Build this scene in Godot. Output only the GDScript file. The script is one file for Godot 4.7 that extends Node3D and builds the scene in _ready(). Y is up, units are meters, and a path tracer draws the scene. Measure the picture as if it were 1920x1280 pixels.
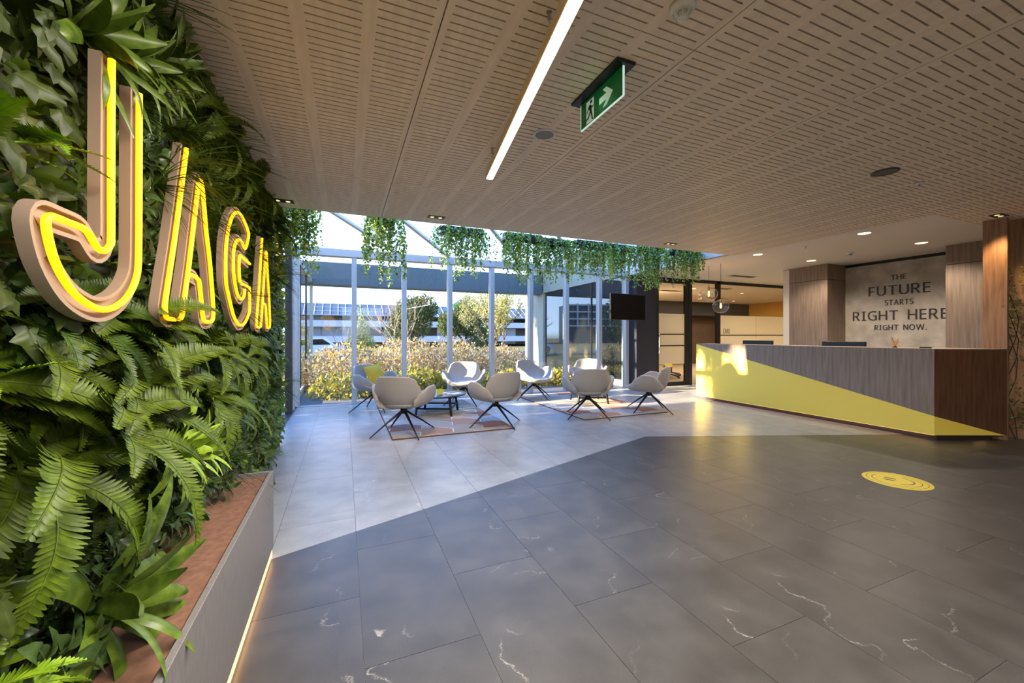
extends Node3D
# A lobby with a planted wall, a lounge by the windows and a reception desk.
# Room axes: u runs to the right along the window wall (world x), v runs from the camera towards the windows (world -z), y is up.

var M := {}
var taken := {}
var rng := RandomNumberGenerator.new()

class B:
	var p := PackedVector3Array()
	var n := PackedVector3Array()
	var uv := PackedVector2Array()
	var ix := PackedInt32Array()
	var T := Transform3D.IDENTITY
	func tri(a: Vector3, b: Vector3, c: Vector3, ua := Vector2.ZERO, ub := Vector2.ZERO, uc := Vector2.ZERO) -> void:
		a = T * a; b = T * b; c = T * c
		var q := (c - a).cross(b - a)
		if q.length_squared() < 1e-16: return
		q = q.normalized()
		var k := p.size()
		p.append(a); p.append(b); p.append(c)
		n.append(q); n.append(q); n.append(q)
		uv.append(ua); uv.append(ub); uv.append(uc)
		ix.append(k); ix.append(k + 1); ix.append(k + 2)
	func face(pts: Array, inside: Vector3) -> void:
		# a flat convex face turned away from a point inside the solid
		var q: Vector3 = (pts[2] - pts[0]).cross(pts[1] - pts[0])
		var flip: bool = q.dot(pts[0] - inside) < 0.0
		var e: Vector3 = (pts[1] - pts[0]).normalized()
		var g: Vector3 = e.cross(q.normalized())
		for i in range(1, pts.size() - 1):
			var a: Vector3 = pts[0]
			var b: Vector3 = pts[i]
			var c: Vector3 = pts[i + 1]
			var ua := Vector2.ZERO
			var ub := Vector2(e.dot(b - a), g.dot(b - a))
			var uc := Vector2(e.dot(c - a), g.dot(c - a))
			if flip: tri(a, c, b, ua, uc, ub)
			else: tri(a, b, c, ua, ub, uc)
	func quad(a: Vector3, b: Vector3, c: Vector3, d: Vector3) -> void:
		tri(a, b, c, Vector2(0, 0), Vector2(1, 0), Vector2(1, 1))
		tri(a, c, d, Vector2(0, 0), Vector2(1, 1), Vector2(0, 1))
	func box(lo: Vector3, hi: Vector3, r := 0.0) -> void:
		var c := (lo + hi) * 0.5
		var h := (hi - lo) * 0.5
		h = h.abs()
		r = minf(r, minf(h.x, minf(h.y, h.z)) * 0.9)
		var ax := [Vector3.RIGHT, Vector3.UP, Vector3.BACK]
		for k in 3:
			var a: Vector3 = ax[k]
			var b: Vector3 = ax[(k + 1) % 3]
			var d: Vector3 = ax[(k + 2) % 3]
			for s in [-1.0, 1.0]:
				var o: Vector3 = c + a * (h[k] * s)
				var hb: Vector3 = b * (h[(k + 1) % 3] - r)
				var hd: Vector3 = d * (h[(k + 2) % 3] - r)
				face([o - hb - hd, o + hb - hd, o + hb + hd, o - hb + hd], c)
		if r <= 0.0: return
		for k in 3:
			var a: Vector3 = ax[k]
			var b: Vector3 = ax[(k + 1) % 3]
			var d: Vector3 = ax[(k + 2) % 3]
			var ha: float = h[k] - r
			for s in [-1.0, 1.0]:
				for t in [-1.0, 1.0]:
					var o1: Vector3 = c + b * (h[(k + 1) % 3] * s) + d * ((h[(k + 2) % 3] - r) * t)
					var o2: Vector3 = c + b * ((h[(k + 1) % 3] - r) * s) + d * (h[(k + 2) % 3] * t)
					face([o1 - a * ha, o1 + a * ha, o2 + a * ha, o2 - a * ha], c)
		for sx in [-1.0, 1.0]:
			for sy in [-1.0, 1.0]:
				for sz in [-1.0, 1.0]:
					var q := c + Vector3(h.x * sx, h.y * sy, h.z * sz)
					face([q - Vector3(0, r * sy, r * sz), q - Vector3(r * sx, 0, r * sz), q - Vector3(r * sx, r * sy, 0)], c)
	func grid(rows: Array, close_rows := false, close_cols := false, us := 1.0, vs := 1.0) -> void:
		# rows: Array of PackedVector3Array of one length; smooth normals
		var k := p.size()
		var R := rows.size()
		var C: int = rows[0].size()
		for i in R:
			for j in C:
				p.append(T * rows[i][j]); n.append(Vector3.ZERO)
				uv.append(Vector2(us * i / maxf(1, R - 1), vs * j / maxf(1, C - 1)))
		for i in (R if close_rows else R - 1):
			for j in (C if close_cols else C - 1):
				var a := k + i * C + j
				var b := k + i * C + (j + 1) % C
				var c := k + ((i + 1) % R) * C + (j + 1) % C
				var d := k + ((i + 1) % R) * C + j
				for t in [[a, b, c], [a, c, d]]:
					var q := (p[t[2]] - p[t[0]]).cross(p[t[1]] - p[t[0]])
					if q.length_squared() < 1e-18: continue
					n[t[0]] += q; n[t[1]] += q; n[t[2]] += q
					ix.append(t[0]); ix.append(t[1]); ix.append(t[2])
		for i in range(k, p.size()):
			n[i] = n[i].normalized() if n[i].length_squared() > 1e-20 else Vector3.UP
	func tube(pts: PackedVector3Array, radii: Array, seg := 8, caps := true, flat := 1.0, up := Vector3.UP) -> void:
		var rows := []
		var last := up
		for i in pts.size():
			var d: Vector3 = (pts[mini(i + 1, pts.size() - 1)] - pts[maxi(i - 1, 0)]).normalized()
			var x := last.cross(d)
			if x.length() < 0.05: x = Vector3(0.31, 0.2, 0.93).cross(d)
			x = x.normalized()
			var y := d.cross(x).normalized()
			last = y
			var r: float = radii[mini(i, radii.size() - 1)]
			var row := PackedVector3Array()
			for k in seg:
				var a := TAU * k / seg
				row.append(pts[i] + x * (cos(a) * r) + y * (sin(a) * r * flat))
			rows.append(row)
		grid(rows, false, true)
		if caps:
			for e in [0, rows.size() - 1]:
				var c := Vector3.ZERO
				for q in rows[e]: c += q
				c /= seg
				var inside: Vector3 = pts[1] if e == 0 else pts[pts.size() - 2]
				for k in seg: face([c, rows[e][k], rows[e][(k + 1) % seg]], inside)
	func lathe(prof: PackedVector2Array, seg := 20) -> void:
		var rows := []
		for k in seg:
			var a := TAU * k / seg
			var row := PackedVector3Array()
			for q in prof: row.append(Vector3(cos(a) * q.x, q.y, sin(a) * q.x))
			rows.append(row)
		grid(rows, true, false)
	func prism(poly: PackedVector2Array, depth: float) -> void:
		# polygon in xy, from z = 0 to depth
		var t := Geometry2D.triangulate_polygon(poly)
		var zc := Vector3(0, 0, depth * 0.5)
		for k in range(0, t.size(), 3):
			var a := poly[t[k]]
			var b := poly[t[k + 1]]
			var c := poly[t[k + 2]]
			var m := (a + b + c) / 3.0
			for z in [0.0, depth]:
				face([Vector3(a.x, a.y, z), Vector3(b.x, b.y, z), Vector3(c.x, c.y, z)], Vector3(m.x, m.y, zc.z))
		var ccw := not Geometry2D.is_polygon_clockwise(poly)
		for k in poly.size():
			var a := poly[k]
			var b := poly[(k + 1) % poly.size()]
			var e := b - a
			var o := Vector2(e.y, -e.x) if ccw else Vector2(-e.y, e.x)
			var m := (a + b) * 0.5 - o.normalized() * 0.01
			face([Vector3(a.x, a.y, 0), Vector3(b.x, b.y, 0), Vector3(b.x, b.y, depth), Vector3(a.x, a.y, depth)], Vector3(m.x, m.y, zc.z))
	func mesh() -> ArrayMesh:
		var a := []
		a.resize(Mesh.ARRAY_MAX)
		a[Mesh.ARRAY_VERTEX] = p
		a[Mesh.ARRAY_NORMAL] = n
		a[Mesh.ARRAY_TEX_UV] = uv
		a[Mesh.ARRAY_INDEX] = ix
		var m := ArrayMesh.new()
		m.add_surface_from_arrays(Mesh.PRIMITIVE_TRIANGLES, a)
		return m

func V(u: float, y: float, v: float) -> Vector3:
	return Vector3(u, y, -v)

func vbox(b: B, u0: float, u1: float, y0: float, y1: float, v0: float, v1: float, r := 0.0) -> void:
	b.box(Vector3(minf(u0, u1), minf(y0, y1), -maxf(v0, v1)), Vector3(maxf(u0, u1), maxf(y0, y1), -minf(v0, v1)), r)

func numbered(called: String) -> String:
	var k: int = taken.get(called, 0)
	taken[called] = k + 1
	return called if k == 0 else "%s_%03d" % [called, k]

func tag(o: Node, label: String, category: String, group := "", kind := "") -> Node:
	if label: o.set_meta("label", label)
	if category: o.set_meta("category", category)
	if group: o.set_meta("group", group)
	if kind: o.set_meta("kind", kind)
	return o

func thing(called: String, label: String, category: String, at := Vector3.ZERO, turn := 0.0, group := "") -> Node3D:
	var o := Node3D.new()
	o.name = numbered(called)
	add_child(o)
	o.position = at
	o.rotation.y = turn
	tag(o, label, category, group)
	return o

func obj(called: String, b, m: Material, parent: Node = null) -> MeshInstance3D:
	var o := MeshInstance3D.new()
	o.mesh = b.mesh() if b is B else b
	o.material_override = m
	o.cast_shadow = GeometryInstance3D.SHADOW_CASTING_SETTING_ON
	if parent == null:
		o.name = numbered(called)
		add_child(o)
	else:
		o.name = called
		parent.add_child(o, true)
	return o

func structure(called: String, b, m: Material, label := "") -> MeshInstance3D:
	var o := obj(called, b, m)
	tag(o, label, "", "", "structure")
	return o

func set_down(called: String, label: String, category: String, at: Vector3) -> Node3D:
	# a setting piece that has parts
	var o := thing(called, label, category, at)
	o.set_meta("kind", "structure")
	return o

func mat(c: Color, rough := 0.6, metal := 0.0) -> StandardMaterial3D:
	var m := StandardMaterial3D.new()
	m.albedo_color = c
	m.roughness = rough
	m.metallic = metal
	return m

func glow(c: Color, e: float) -> StandardMaterial3D:
	var m := mat(c, 0.5)
	m.emission_enabled = true
	m.emission = c
	m.emission_energy_multiplier = e
	return m

func pane(c: Color, alpha: float) -> StandardMaterial3D:
	var m := mat(Color(c.r, c.g, c.b, alpha), 0.0)
	m.transparency = BaseMaterial3D.TRANSPARENCY_ALPHA
	return m

func noise_map(sd: int, freq: float, ramp: Array, oct := 4, size := 512, normal := false, kind := FastNoiseLite.TYPE_SIMPLEX_SMOOTH) -> NoiseTexture2D:
	var f := FastNoiseLite.new()
	f.seed = sd
	f.noise_type = kind
	f.frequency = freq
	f.fractal_octaves = oct
	var t := NoiseTexture2D.new()
	t.width = size
	t.height = size
	t.seamless = true
	t.noise = f
	if normal:
		t.as_normal_map = true
		t.bump_strength = 4.0
	else:
		var g := Gradient.new()
		g.offsets = PackedFloat32Array()
		g.colors = PackedColorArray()
		var off := PackedFloat32Array()
		var col := PackedColorArray()
		for k in ramp.size():
			off.append(float(k) / (ramp.size() - 1))
			col.append(ramp[k])
		g.offsets = off
		g.colors = col
		t.color_ramp = g
	return t

func wrapped(m: StandardMaterial3D, t: Texture2D, scale: Vector3, world := true) -> StandardMaterial3D:
	m.albedo_texture = t
	m.uv1_triplanar = true
	m.uv1_world_triplanar = world
	m.uv1_triplanar_sharpness = 8.0
	m.uv1_scale = scale
	return m

func lamp(at: Vector3, c: Color, e: float, size := 0.03) -> OmniLight3D:
	var l := OmniLight3D.new()
	l.name = numbered("lamp_glow")
	l.light_color = c
	l.light_energy = e
	l.light_size = size
	l.omni_range = 30.0
	l.omni_attenuation = 2.0
	l.shadow_enabled = true
	add_child(l)
	l.position = at
	return l

func spot(at: Vector3, to: Vector3, c: Color, e: float, angle := 40.0, size := 0.04) -> SpotLight3D:
	var l := SpotLight3D.new()
	l.name = numbered("lamp_beam")
	l.light_color = c
	l.light_energy = e
	l.light_size = size
	l.spot_angle = angle
	l.spot_range = 30.0
	l.spot_attenuation = 2.0
	l.spot_angle_attenuation = 0.6
	l.shadow_enabled = true
	add_child(l)
	l.position = at
	l.look_at_from_position(at, to, Vector3.RIGHT if absf((to - at).normalized().y) > 0.98 else Vector3.UP)
	return l

func area(at: Vector3, to: Vector3, size: Vector2, c: Color, e: float, up := Vector3.FORWARD) -> AreaLight3D:
	var l := AreaLight3D.new()
	l.name = numbered("lamp_panel")
	l.light_color = c
	l.light_energy = e
	l.area_size = size
	l.area_normalize_energy = true
	l.area_range = 40.0
	l.shadow_enabled = true
	add_child(l)
	l.look_at_from_position(at, to, up)
	return l

func lerp_table(t: Array, x: float) -> float:
	for k in range(1, t.size()):
		if x <= t[k][0]:
			var s: float = (x - t[k - 1][0]) / (t[k][0] - t[k - 1][0])
			s = s * s * (3.0 - 2.0 * s)
			return lerpf(t[k - 1][1], t[k][1], s)
	return t[-1][1]

func smooth_path(pts: PackedVector2Array, step: float) -> PackedVector2Array:
	# Catmull-Rom through the points, then evenly spaced
	var fine := PackedVector2Array()
	for i in pts.size() - 1:
		var a := pts[maxi(i - 1, 0)]
		var d := pts[mini(i + 2, pts.size() - 1)]
		var m := maxi(2, int(pts[i].distance_to(pts[i + 1]) / step))
		for k in m:
			fine.append(pts[i].cubic_interpolate(pts[i + 1], a, d, float(k) / m))
	fine.append(pts[pts.size() - 1])
	return fine

func _ready() -> void:
	rng.seed = 71
	# --- camera
	var cam := Camera3D.new()
	cam.name = "camera"
	add_child(cam)
	cam.position = V(0, 1.3, 0)
	cam.rotation.y = -atan(314.0 / 753.0)
	cam.near = 0.05
	cam.far = 600.0
	cam.projection = Camera3D.PROJECTION_FRUSTUM
	cam.keep_aspect = Camera3D.KEEP_HEIGHT
	cam.size = 2.0 * 0.05 * 640.0 / 753.0
	cam.frustum_offset = Vector2(0, -11.0 / 753.0 * 0.05)
	cam.current = true
	# --- sky, sun, exposure
	var env := Environment.new()
	env.background_mode = Environment.BG_SKY
	var sm := ProceduralSkyMaterial.new()
	sm.sky_top_color = Color(0.34, 0.56, 0.89)
	sm.sky_horizon_color = Color(0.80, 0.89, 0.99)
	sm.sky_curve = 0.25
	sm.ground_bottom_color = Color(0.4, 0.39, 0.36)
	sm.ground_horizon_color = Color(0.6, 0.6, 0.58)
	sm.sun_angle_max = 5.0
	var sky := Sky.new()
	sky.sky_material = sm
	env.sky = sky
	env.background_energy_multiplier = 5.0
	env.tonemap_mode = Environment.TONE_MAPPER_LINEAR
	env.tonemap_exposure = 1.48
	env.sdfgi_enabled = true
	env.ssao_enabled = true
	env.ssil_enabled = true
	var we := WorldEnvironment.new()
	we.name = "world"
	we.environment = env
	add_child(we)
	var sun := DirectionalLight3D.new()
	sun.name = "sun"
	sun.light_color = Color(1.0, 0.93, 0.8)
	sun.light_energy = 8.0
	sun.light_angular_distance = 0.6
	sun.shadow_enabled = true
	add_child(sun)
	var e := deg_to_rad(17.0)
	var az := deg_to_rad(1.2)
	sun.look_at_from_position(Vector3.ZERO, V(cos(e) * cos(az), -sin(e), -cos(e) * sin(az)), Vector3.UP)
	# --- large lamps: the hung linear lamp and an added fill lamp out of view
	materials()
	linear_lamp(V(1.09, 2.57, 3.09), 4.4, 17.0, "slim linear lamp hung on wires below the slotted timber ceiling")
	linear_lamp(V(3.2, 2.57, 0.2), 3.6, 8.0, "")
	print("shell")
	floors()
	ceilings()
	walls()
	facade()
	wings()
	offices()
	print("desk")
	reception()
	lounge()
	print("sign")
	fittings()
	letters()
	print("plants")
	green_wall()
	hanging_plants()
	screen()
	print("outside")
	outside()
	print("done")

func materials() -> void:
	var ply := noise_map(11, 0.012, [Color(0.84, 0.765, 0.67), Color(0.87, 0.795, 0.70), Color(0.90, 0.83, 0.735)], 5)
	M.ply = wrapped(mat(Color(1, 1, 1), 0.55), ply, Vector3(2.4, 1.0, 0.28))
	M.fleece = mat(Color(0.34, 0.33, 0.32), 0.95)
	var oak := noise_map(23, 0.018, [Color(0.43, 0.36, 0.305), Color(0.50, 0.43, 0.37), Color(0.54, 0.47, 0.41), Color(0.59, 0.52, 0.455)], 5)
	M.oak = wrapped(mat(Color(1, 1, 1), 0.5), oak, Vector3(2.2, 0.13, 2.2))
	var warm := noise_map(29, 0.02, [Color(0.44, 0.315, 0.23), Color(0.54, 0.405, 0.30), Color(0.60, 0.46, 0.35), Color(0.65, 0.51, 0.395)], 5)
	M.warm_oak = wrapped(mat(Color(1, 1, 1), 0.5), warm, Vector3(2.4, 0.15, 2.4))
	M.shaded_oak = wrapped(mat(Color(1, 1, 1), 0.5), noise_map(33, 0.02, [Color(0.30, 0.19, 0.12), Color(0.39, 0.255, 0.17), Color(0.44, 0.30, 0.20)], 5), Vector3(2.4, 0.15, 2.4))  # darker wood for the desk end: its shade is put into the colour
	var stone := noise_map(31, 0.008, [Color(0.60, 0.565, 0.52), Color(0.665, 0.635, 0.59), Color(0.70, 0.67, 0.625), Color(0.76, 0.735, 0.69)], 6)
	M.stone = wrapped(mat(Color(1, 1, 1), 0.7), stone, Vector3(0.7, 0.7, 0.7))
	M.letter_dark = mat(Color(0.16, 0.13, 0.11), 0.5)
	M.white_paint = mat(Color(0.86, 0.83, 0.78), 0.8)
	M.cream = mat(Color(0.78, 0.77, 0.70), 0.7)
	M.wing = mat(Color(0.62, 0.64, 0.58), 0.7)
	M.alu = mat(Color(0.70, 0.70, 0.69), 0.45, 0.25)
	M.dark_frame = mat(Color(0.085, 0.085, 0.095), 0.45)
	M.black = mat(Color(0.03, 0.03, 0.035), 0.4)
	M.dark_grey = mat(Color(0.17, 0.17, 0.19), 0.7)
	M.yellow = mat(Color(0.98, 0.86, 0.36), 0.42)
	M.planter = wrapped(mat(Color(1, 1, 1), 0.5), noise_map(37, 0.03, [Color(0.40, 0.38, 0.37), Color(0.47, 0.45, 0.44)], 4), Vector3(5, 0.6, 5))
	M.planter_top = wrapped(mat(Color(1, 1, 1), 0.8), noise_map(38, 0.03, [Color(0.38, 0.26, 0.19), Color(0.50, 0.35, 0.26)], 5), Vector3(1.5, 1.5, 1.5))
	M.fabric = wrapped(mat(Color(1, 1, 1), 0.95), noise_map(41, 0.09, [Color(0.58, 0.555, 0.53), Color(0.66, 0.635, 0.61)], 3), Vector3(6, 6, 6), false)
	M.fabric.rim_enabled = true
	M.fabric.rim = 0.25
	M.pillow = wrapped(mat(Color(1, 1, 1), 0.95), noise_map(42, 0.09, [Color(0.72, 0.60, 0.16), Color(0.80, 0.67, 0.21)], 3), Vector3(6, 6, 6), false)
	M.leg = mat(Color(0.06, 0.06, 0.065), 0.4, 0.3)
	M.table = mat(Color(0.16, 0.18, 0.21), 0.3)
	M.glass = pane(Color(0.1, 0.12, 0.12), 0.05)
	M.tinted = pane(Color(0.02, 0.03, 0.03), 0.36)
	M.mirror_glass = mat(Color(0.42, 0.45, 0.47), 0.015, 0.92)
	M.frost = mat(Color(0.80, 0.77, 0.66, 0.88), 0.75)
	M.frost.backlight_enabled = true
	M.frost.backlight = Color(1.0, 0.96, 0.86)
	M.frost.transparency = BaseMaterial3D.TRANSPARENCY_ALPHA
	M.roof_glass = pane(Color(0.8, 0.86, 0.9), 0.10)
	M.steel = mat(Color(0.7, 0.7, 0.7), 0.3, 0.8)
	M.white_plastic = mat(Color(0.83, 0.82, 0.80), 0.5)
	M.grille = mat(Color(0.52, 0.51, 0.50), 0.7)
	M.lit_white = glow(Color(1.0, 0.96, 0.90), 3.0)
	M.lit_warm = glow(Color(1.0, 0.86, 0.66), 2.6)
	M.lit_spot = glow(Color(1.0, 0.86, 0.66), 0.9)
	M.led_warm = glow(Color(1.0, 0.79, 0.50), 1.5)
	M.neon = glow(Color(1.0, 0.76, 0.03), 0.95)
	M.channel = mat(Color(0.58, 0.49, 0.42), 0.5)
	# greens: base colours of leaf kinds
	var leafy := func(sd: int, a: Color, b: Color, rough: float) -> StandardMaterial3D:
		var m := wrapped(mat(Color(1, 1, 1), rough), noise_map(sd, 0.03, [a, b], 4, 256), Vector3(3, 3, 3))
		m.backlight_enabled = true
		m.backlight = Color(0.22, 0.26, 0.08)
		m.metallic_specular = 0.35
		return m
	M.fern = leafy.call(51, Color(0.17, 0.23, 0.03), Color(0.37, 0.44, 0.08), 0.45)
	M.fern_dark = leafy.call(52, Color(0.14, 0.21, 0.04), Color(0.27, 0.36, 0.09), 0.45)
	M.fern_lime = leafy.call(53, Color(0.38, 0.50, 0.08), Color(0.52, 0.63, 0.14), 0.45)
	M.lance = leafy.call(54, Color(0.20, 0.28, 0.07), Color(0.41, 0.48, 0.17), 0.3)
	M.lance_lime = leafy.call(55, Color(0.42, 0.53, 0.12), Color(0.60, 0.69, 0.22), 0.32)
	M.ivy = leafy.call(56, Color(0.13, 0.18, 0.055), Color(0.26, 0.30, 0.10), 0.45)
	M.pep = leafy.call(57, Color(0.16, 0.23, 0.11), Color(0.29, 0.37, 0.19), 0.28)
	M.pep_red = leafy.call(58, Color(0.25, 0.18, 0.09), Color(0.36, 0.31, 0.15), 0.3)
	M.grass = leafy.call(59, Color(0.16, 0.25, 0.07), Color(0.32, 0.40, 0.12), 0.4)
	M.tint_leaf = mat(Color(1, 1, 1), 0.45)
	M.tint_leaf.vertex_color_use_as_albedo = true
	M.tint_leaf.backlight_enabled = true
	M.tint_leaf.backlight = Color(0.9, 0.9, 0.5)
	M.stem = mat(Color(0.20, 0.17, 0.10), 0.8)
	M.bark = wrapped(mat(Color(1, 1, 1), 0.9), noise_map(61, 0.04, [Color(0.24, 0.20, 0.16), Color(0.42, 0.37, 0.31)], 4, 256), Vector3(2, 0.6, 2))

func linear_lamp(end: Vector3, length: float, power: float, label: String) -> void:
	# hangs along its own axis, turned 9 degrees from the ceiling panels; "end" is the far lower end
	var turn := deg_to_rad(9.0)
	var g := ""
	var t := thing("linear_lamp", label if label else "added linear lamp out of view, hung further back to brighten the lobby", "lamp", end, turn - 0.0, g)
	t.rotation.y = 0.0
	var d := V(-0.155, 0, -0.988).normalized()
	t.basis = Basis(d.cross(Vector3.UP).normalized() * -1.0, Vector3.UP, d)
	var b := B.new()
	b.box(Vector3(-0.032, 0.006, 0), Vector3(0.032, 0.066, length), 0.003)
	obj("housing", b, M.ply, t)
	b = B.new()
	b.box(Vector3(-0.026, 0, 0.004), Vector3(0.026, 0.008, length - 0.004), 0.002)
	obj("diffuser", b, M.lit_white, t)
	for k in 4:
		var z: float = 0.12 + k * (length - 0.3) / 3.0
		b = B.new()
		b.tube(PackedVector3Array([Vector3(0, 0.06, z), Vector3(0, 0.2, z)]), [0.0016], 6)
		var w := obj("wire", b, M.steel, t)
		b = B.new()
		b.lathe(PackedVector2Array([Vector2(0, 0.165), Vector2(0.008, 0.165), Vector2(0.008, 0.195), Vector2(0.014, 0.2), Vector2(0, 0.2)]), 10)
		b.T = Transform3D.IDENTITY
		var c := obj("ceiling_grip", b, M.steel, w)
		c.position = Vector3(0, 0, z)
		if k == 0:
			b = B.new()
			b.tube(PackedVector3Array([Vector3(0.012, 0.06, z - 0.04), Vector3(0.016, 0.11, z - 0.03), Vector3(0.008, 0.16, z - 0.01), Vector3(0.004, 0.2, z)]), [0.003], 6)
			obj("flex", b, M.black, t)
	var mid: Vector3 = end + d * (length * 0.5) + Vector3(0, -0.012, 0)
	area(mid, mid + Vector3.DOWN, Vector2(0.05, length), Color(1.0, 0.965, 0.92), power, d)

func floors() -> void:
	var f := set_down("floor", "large-format stone tiles, pale by the windows and charcoal nearer the door", "floor", Vector3.ZERO)
	var tex := func(sd: int, dark: Color, light: Color, vein: Color, veins: float) -> ImageTexture:
		var n1 := FastNoiseLite.new()
		n1.seed = sd; n1.frequency = 0.006; n1.fractal_octaves = 5
		var n2 := FastNoiseLite.new()
		n2.seed = sd + 7; n2.frequency = 0.0032; n2.fractal_octaves = 3
		n2.domain_warp_enabled = true; n2.domain_warp_amplitude = 60.0; n2.domain_warp_frequency = 0.006
		var n3 := FastNoiseLite.new()
		n3.seed = sd + 13; n3.frequency = 0.25; n3.fractal_octaves = 2
		var n4 := FastNoiseLite.new()
		n4.seed = sd + 19; n4.frequency = 0.004
		var im := Image.create(900, 900, false, Image.FORMAT_RGB8)
		for y in 900:
			for x in 900:
				var c := dark.lerp(light, clampf(0.5 + 0.75 * n1.get_noise_2d(x, y) + 0.22 * n3.get_noise_2d(x, y), 0, 1))
				var r := absf(n2.get_noise_2d(x, y))
				if r < 0.012:
					var on := smoothstep(0.02, 0.34, n4.get_noise_2d(x, y))
					c = c.lerp(vein, on * veins * (1.0 - r / 0.012))
				im.set_pixel(x, y, c)
		return ImageTexture.create_from_image(im)
	var tile_mat := func(t: Texture2D, rough: float) -> StandardMaterial3D:
		var m := mat(Color(1, 1, 1), rough)
		m.albedo_texture = t
		m.texture_repeat = true
		return m
	M.tile_dark = tile_mat.call(tex.call(101, Color(0.235, 0.225, 0.217), Color(0.305, 0.293, 0.284), Color(0.68, 0.66, 0.63), 0.9), 0.36)
	M.tile_light = tile_mat.call(tex.call(151, Color(0.51, 0.51, 0.505), Color(0.60, 0.60, 0.595), Color(0.78, 0.77, 0.75), 0.5), 0.33)
	var b := B.new()
	vbox(b, -1.2, 18.2, -0.25, -0.0035, -4.6, 14.4)
	obj("screed", b, mat(Color(0.42, 0.41, 0.40), 0.9), f)
	# the dark field's outline
	var field := PackedVector2Array([Vector2(-1.2, 2.406), Vector2(3.58, 4.12), Vector2(9.9, 1.725), Vector2(18.2, 1.0), Vector2(18.2, -5), Vector2(-1.2, -5)])
	var w := 0.4763
	var len := 0.945
	var gap := 0.0011
	for i in range(-2, 28):
		var u0 := 0.07 + (i - 1) * w
		for j in range(-1, 15):
			var v0 := 2.14 + (j - 3) * len - (0.0 if posmod(i, 2) == 0 else len * 0.5)
			if v0 > 8.2 or v0 + len < 0.15: continue
			if u0 > 7.3 and v0 > 2.2 and u0 + w < 9.9 and v0 < 5.6: continue
			if u0 > 3.7 * (v0 + len) + 0.4: continue
			var a := Vector2(maxf(u0 + gap, -0.84), v0 + gap)
			var c := Vector2(u0 + w - gap, minf(v0 + len - gap, 8.22))
			if c.x < a.x + 0.02 or c.y < a.y + 0.02: continue
			var rect := PackedVector2Array([a, Vector2(c.x, a.y), c, Vector2(a.x, c.y)])
			var off := Vector2(rng.randf(), rng.randf())
			for dark in [true, false]:
				var parts: Array = Geometry2D.intersect_polygons(rect, field) if dark else Geometry2D.clip_polygons(rect, field)
				for poly in parts:
					var q := B.new()
					var tri := Geometry2D.triangulate_polygon(poly)
					for k in range(0, tri.size(), 3):
						var pts := [poly[tri[k]], poly[tri[k + 1]], poly[tri[k + 2]]]
						if (pts[1] - pts[0]).cross(pts[2] - pts[0]) < 0: pts.reverse()
						q.tri(V(pts[0].x, 0, pts[0].y), V(pts[2].x, 0, pts[2].y), V(pts[1].x, 0, pts[1].y), pts[0] / 2.0 + off, pts[2] / 2.0 + off, pts[1] / 2.0 + off)
					var mid := Vector2.ZERO
					for s in poly: mid += s / poly.size()
					for k in poly.size():
						var s: Vector2 = poly[k]
						var r: Vector2 = poly[(k + 1) % poly.size()]
						q.face([V(s.x, 0, s.y), V(r.x, 0, r.y), V(r.x, -0.004, r.y), V(s.x, -0.004, s.y)], V(mid.x, -0.002, mid.y))
					obj("tile", q, M.tile_dark if dark else M.tile_light, f)
	# plain continuation behind the camera
	b = B.new()
	vbox(b, -1.0, 18.2, -0.0034, 0.0, -4.5, 0.1)
	var back := obj("rear_paving", b, wrapped(mat(Color(0.37, 0.355, 0.345), 0.4), noise_map(103, 0.02, [Color(0.85, 0.85, 0.85), Color(1, 1, 1)], 4, 256), Vector3(1, 1, 1)), f)
	back.set_meta("kind", "stuff")

func slot_panel(length: float, rows: int) -> ArrayMesh:
	# plywood panel 1.245 wide (x) and "length" long (-z), lower face at y = 0, with four columns of slots cut through
	var b := B.new()
	var W := 1.245 - 0.006
	var L := length - 0.006
	var t := 0.014
	var pitch := 0.0503
	var sw := 0.0085
	var z0 := (L - (rows - 1) * pitch) * 0.5
	var cols := []
	var cw := W / 4.0
	for k in 4:
		cols.append([cw * k + 0.033, cw * (k + 1) - 0.033])
	var q := func(x0: float, x1: float, a: float, c: float) -> void:
		b.quad(Vector3(x0, 0, -a), Vector3(x1, 0, -a), Vector3(x1, 0, -c), Vector3(x0, 0, -c))
	var x := 0.0
	for col in cols:
		q.call(x, col[0], 0.0, L)
		x = col[1]
		var z := 0.0
		for r in rows:
			var s := z0 + r * pitch - sw * 0.5
			q.call(col[0], col[1], z, s)
			z = s + sw
			# the slot's four cheeks
			var A := Vector3(col[0], 0, -s)
			var C := Vector3(col[1], 0, -s)
			var D := Vector3(col[1], 0, -z)
			var E := Vector3(col[0], 0, -z)
			var u := Vector3(0, t, 0)
			var mid := (A + D) * 0.5 + u * 0.5
			for e in [[A, C], [C, D], [D, E], [E, A]]:
				var out: Vector3 = ((e[0] + e[1]) * 0.5 + u * 0.5 - mid) * 2.0 + mid
				b.face([e[0], e[1], e[1] + u, e[0] + u], out)
		q.call(col[0], col[1], z, L)
	q.call(x, W, 0.0, L)
	# outer edges
	var cen := Vector3(W * 0.5, t * 0.5, -L * 0.5)
	var up := Vector3(0, t, 0)
	var cs := [Vector3(0, 0, 0), Vector3(W, 0, 0), Vector3(W, 0, -L), Vector3(0, 0, -L)]
	for k in 4:
		b.face([cs[k], cs[(k + 1) % 4], cs[(k + 1) % 4] + up, cs[k] + up], cen)
	return b.mesh()

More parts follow.
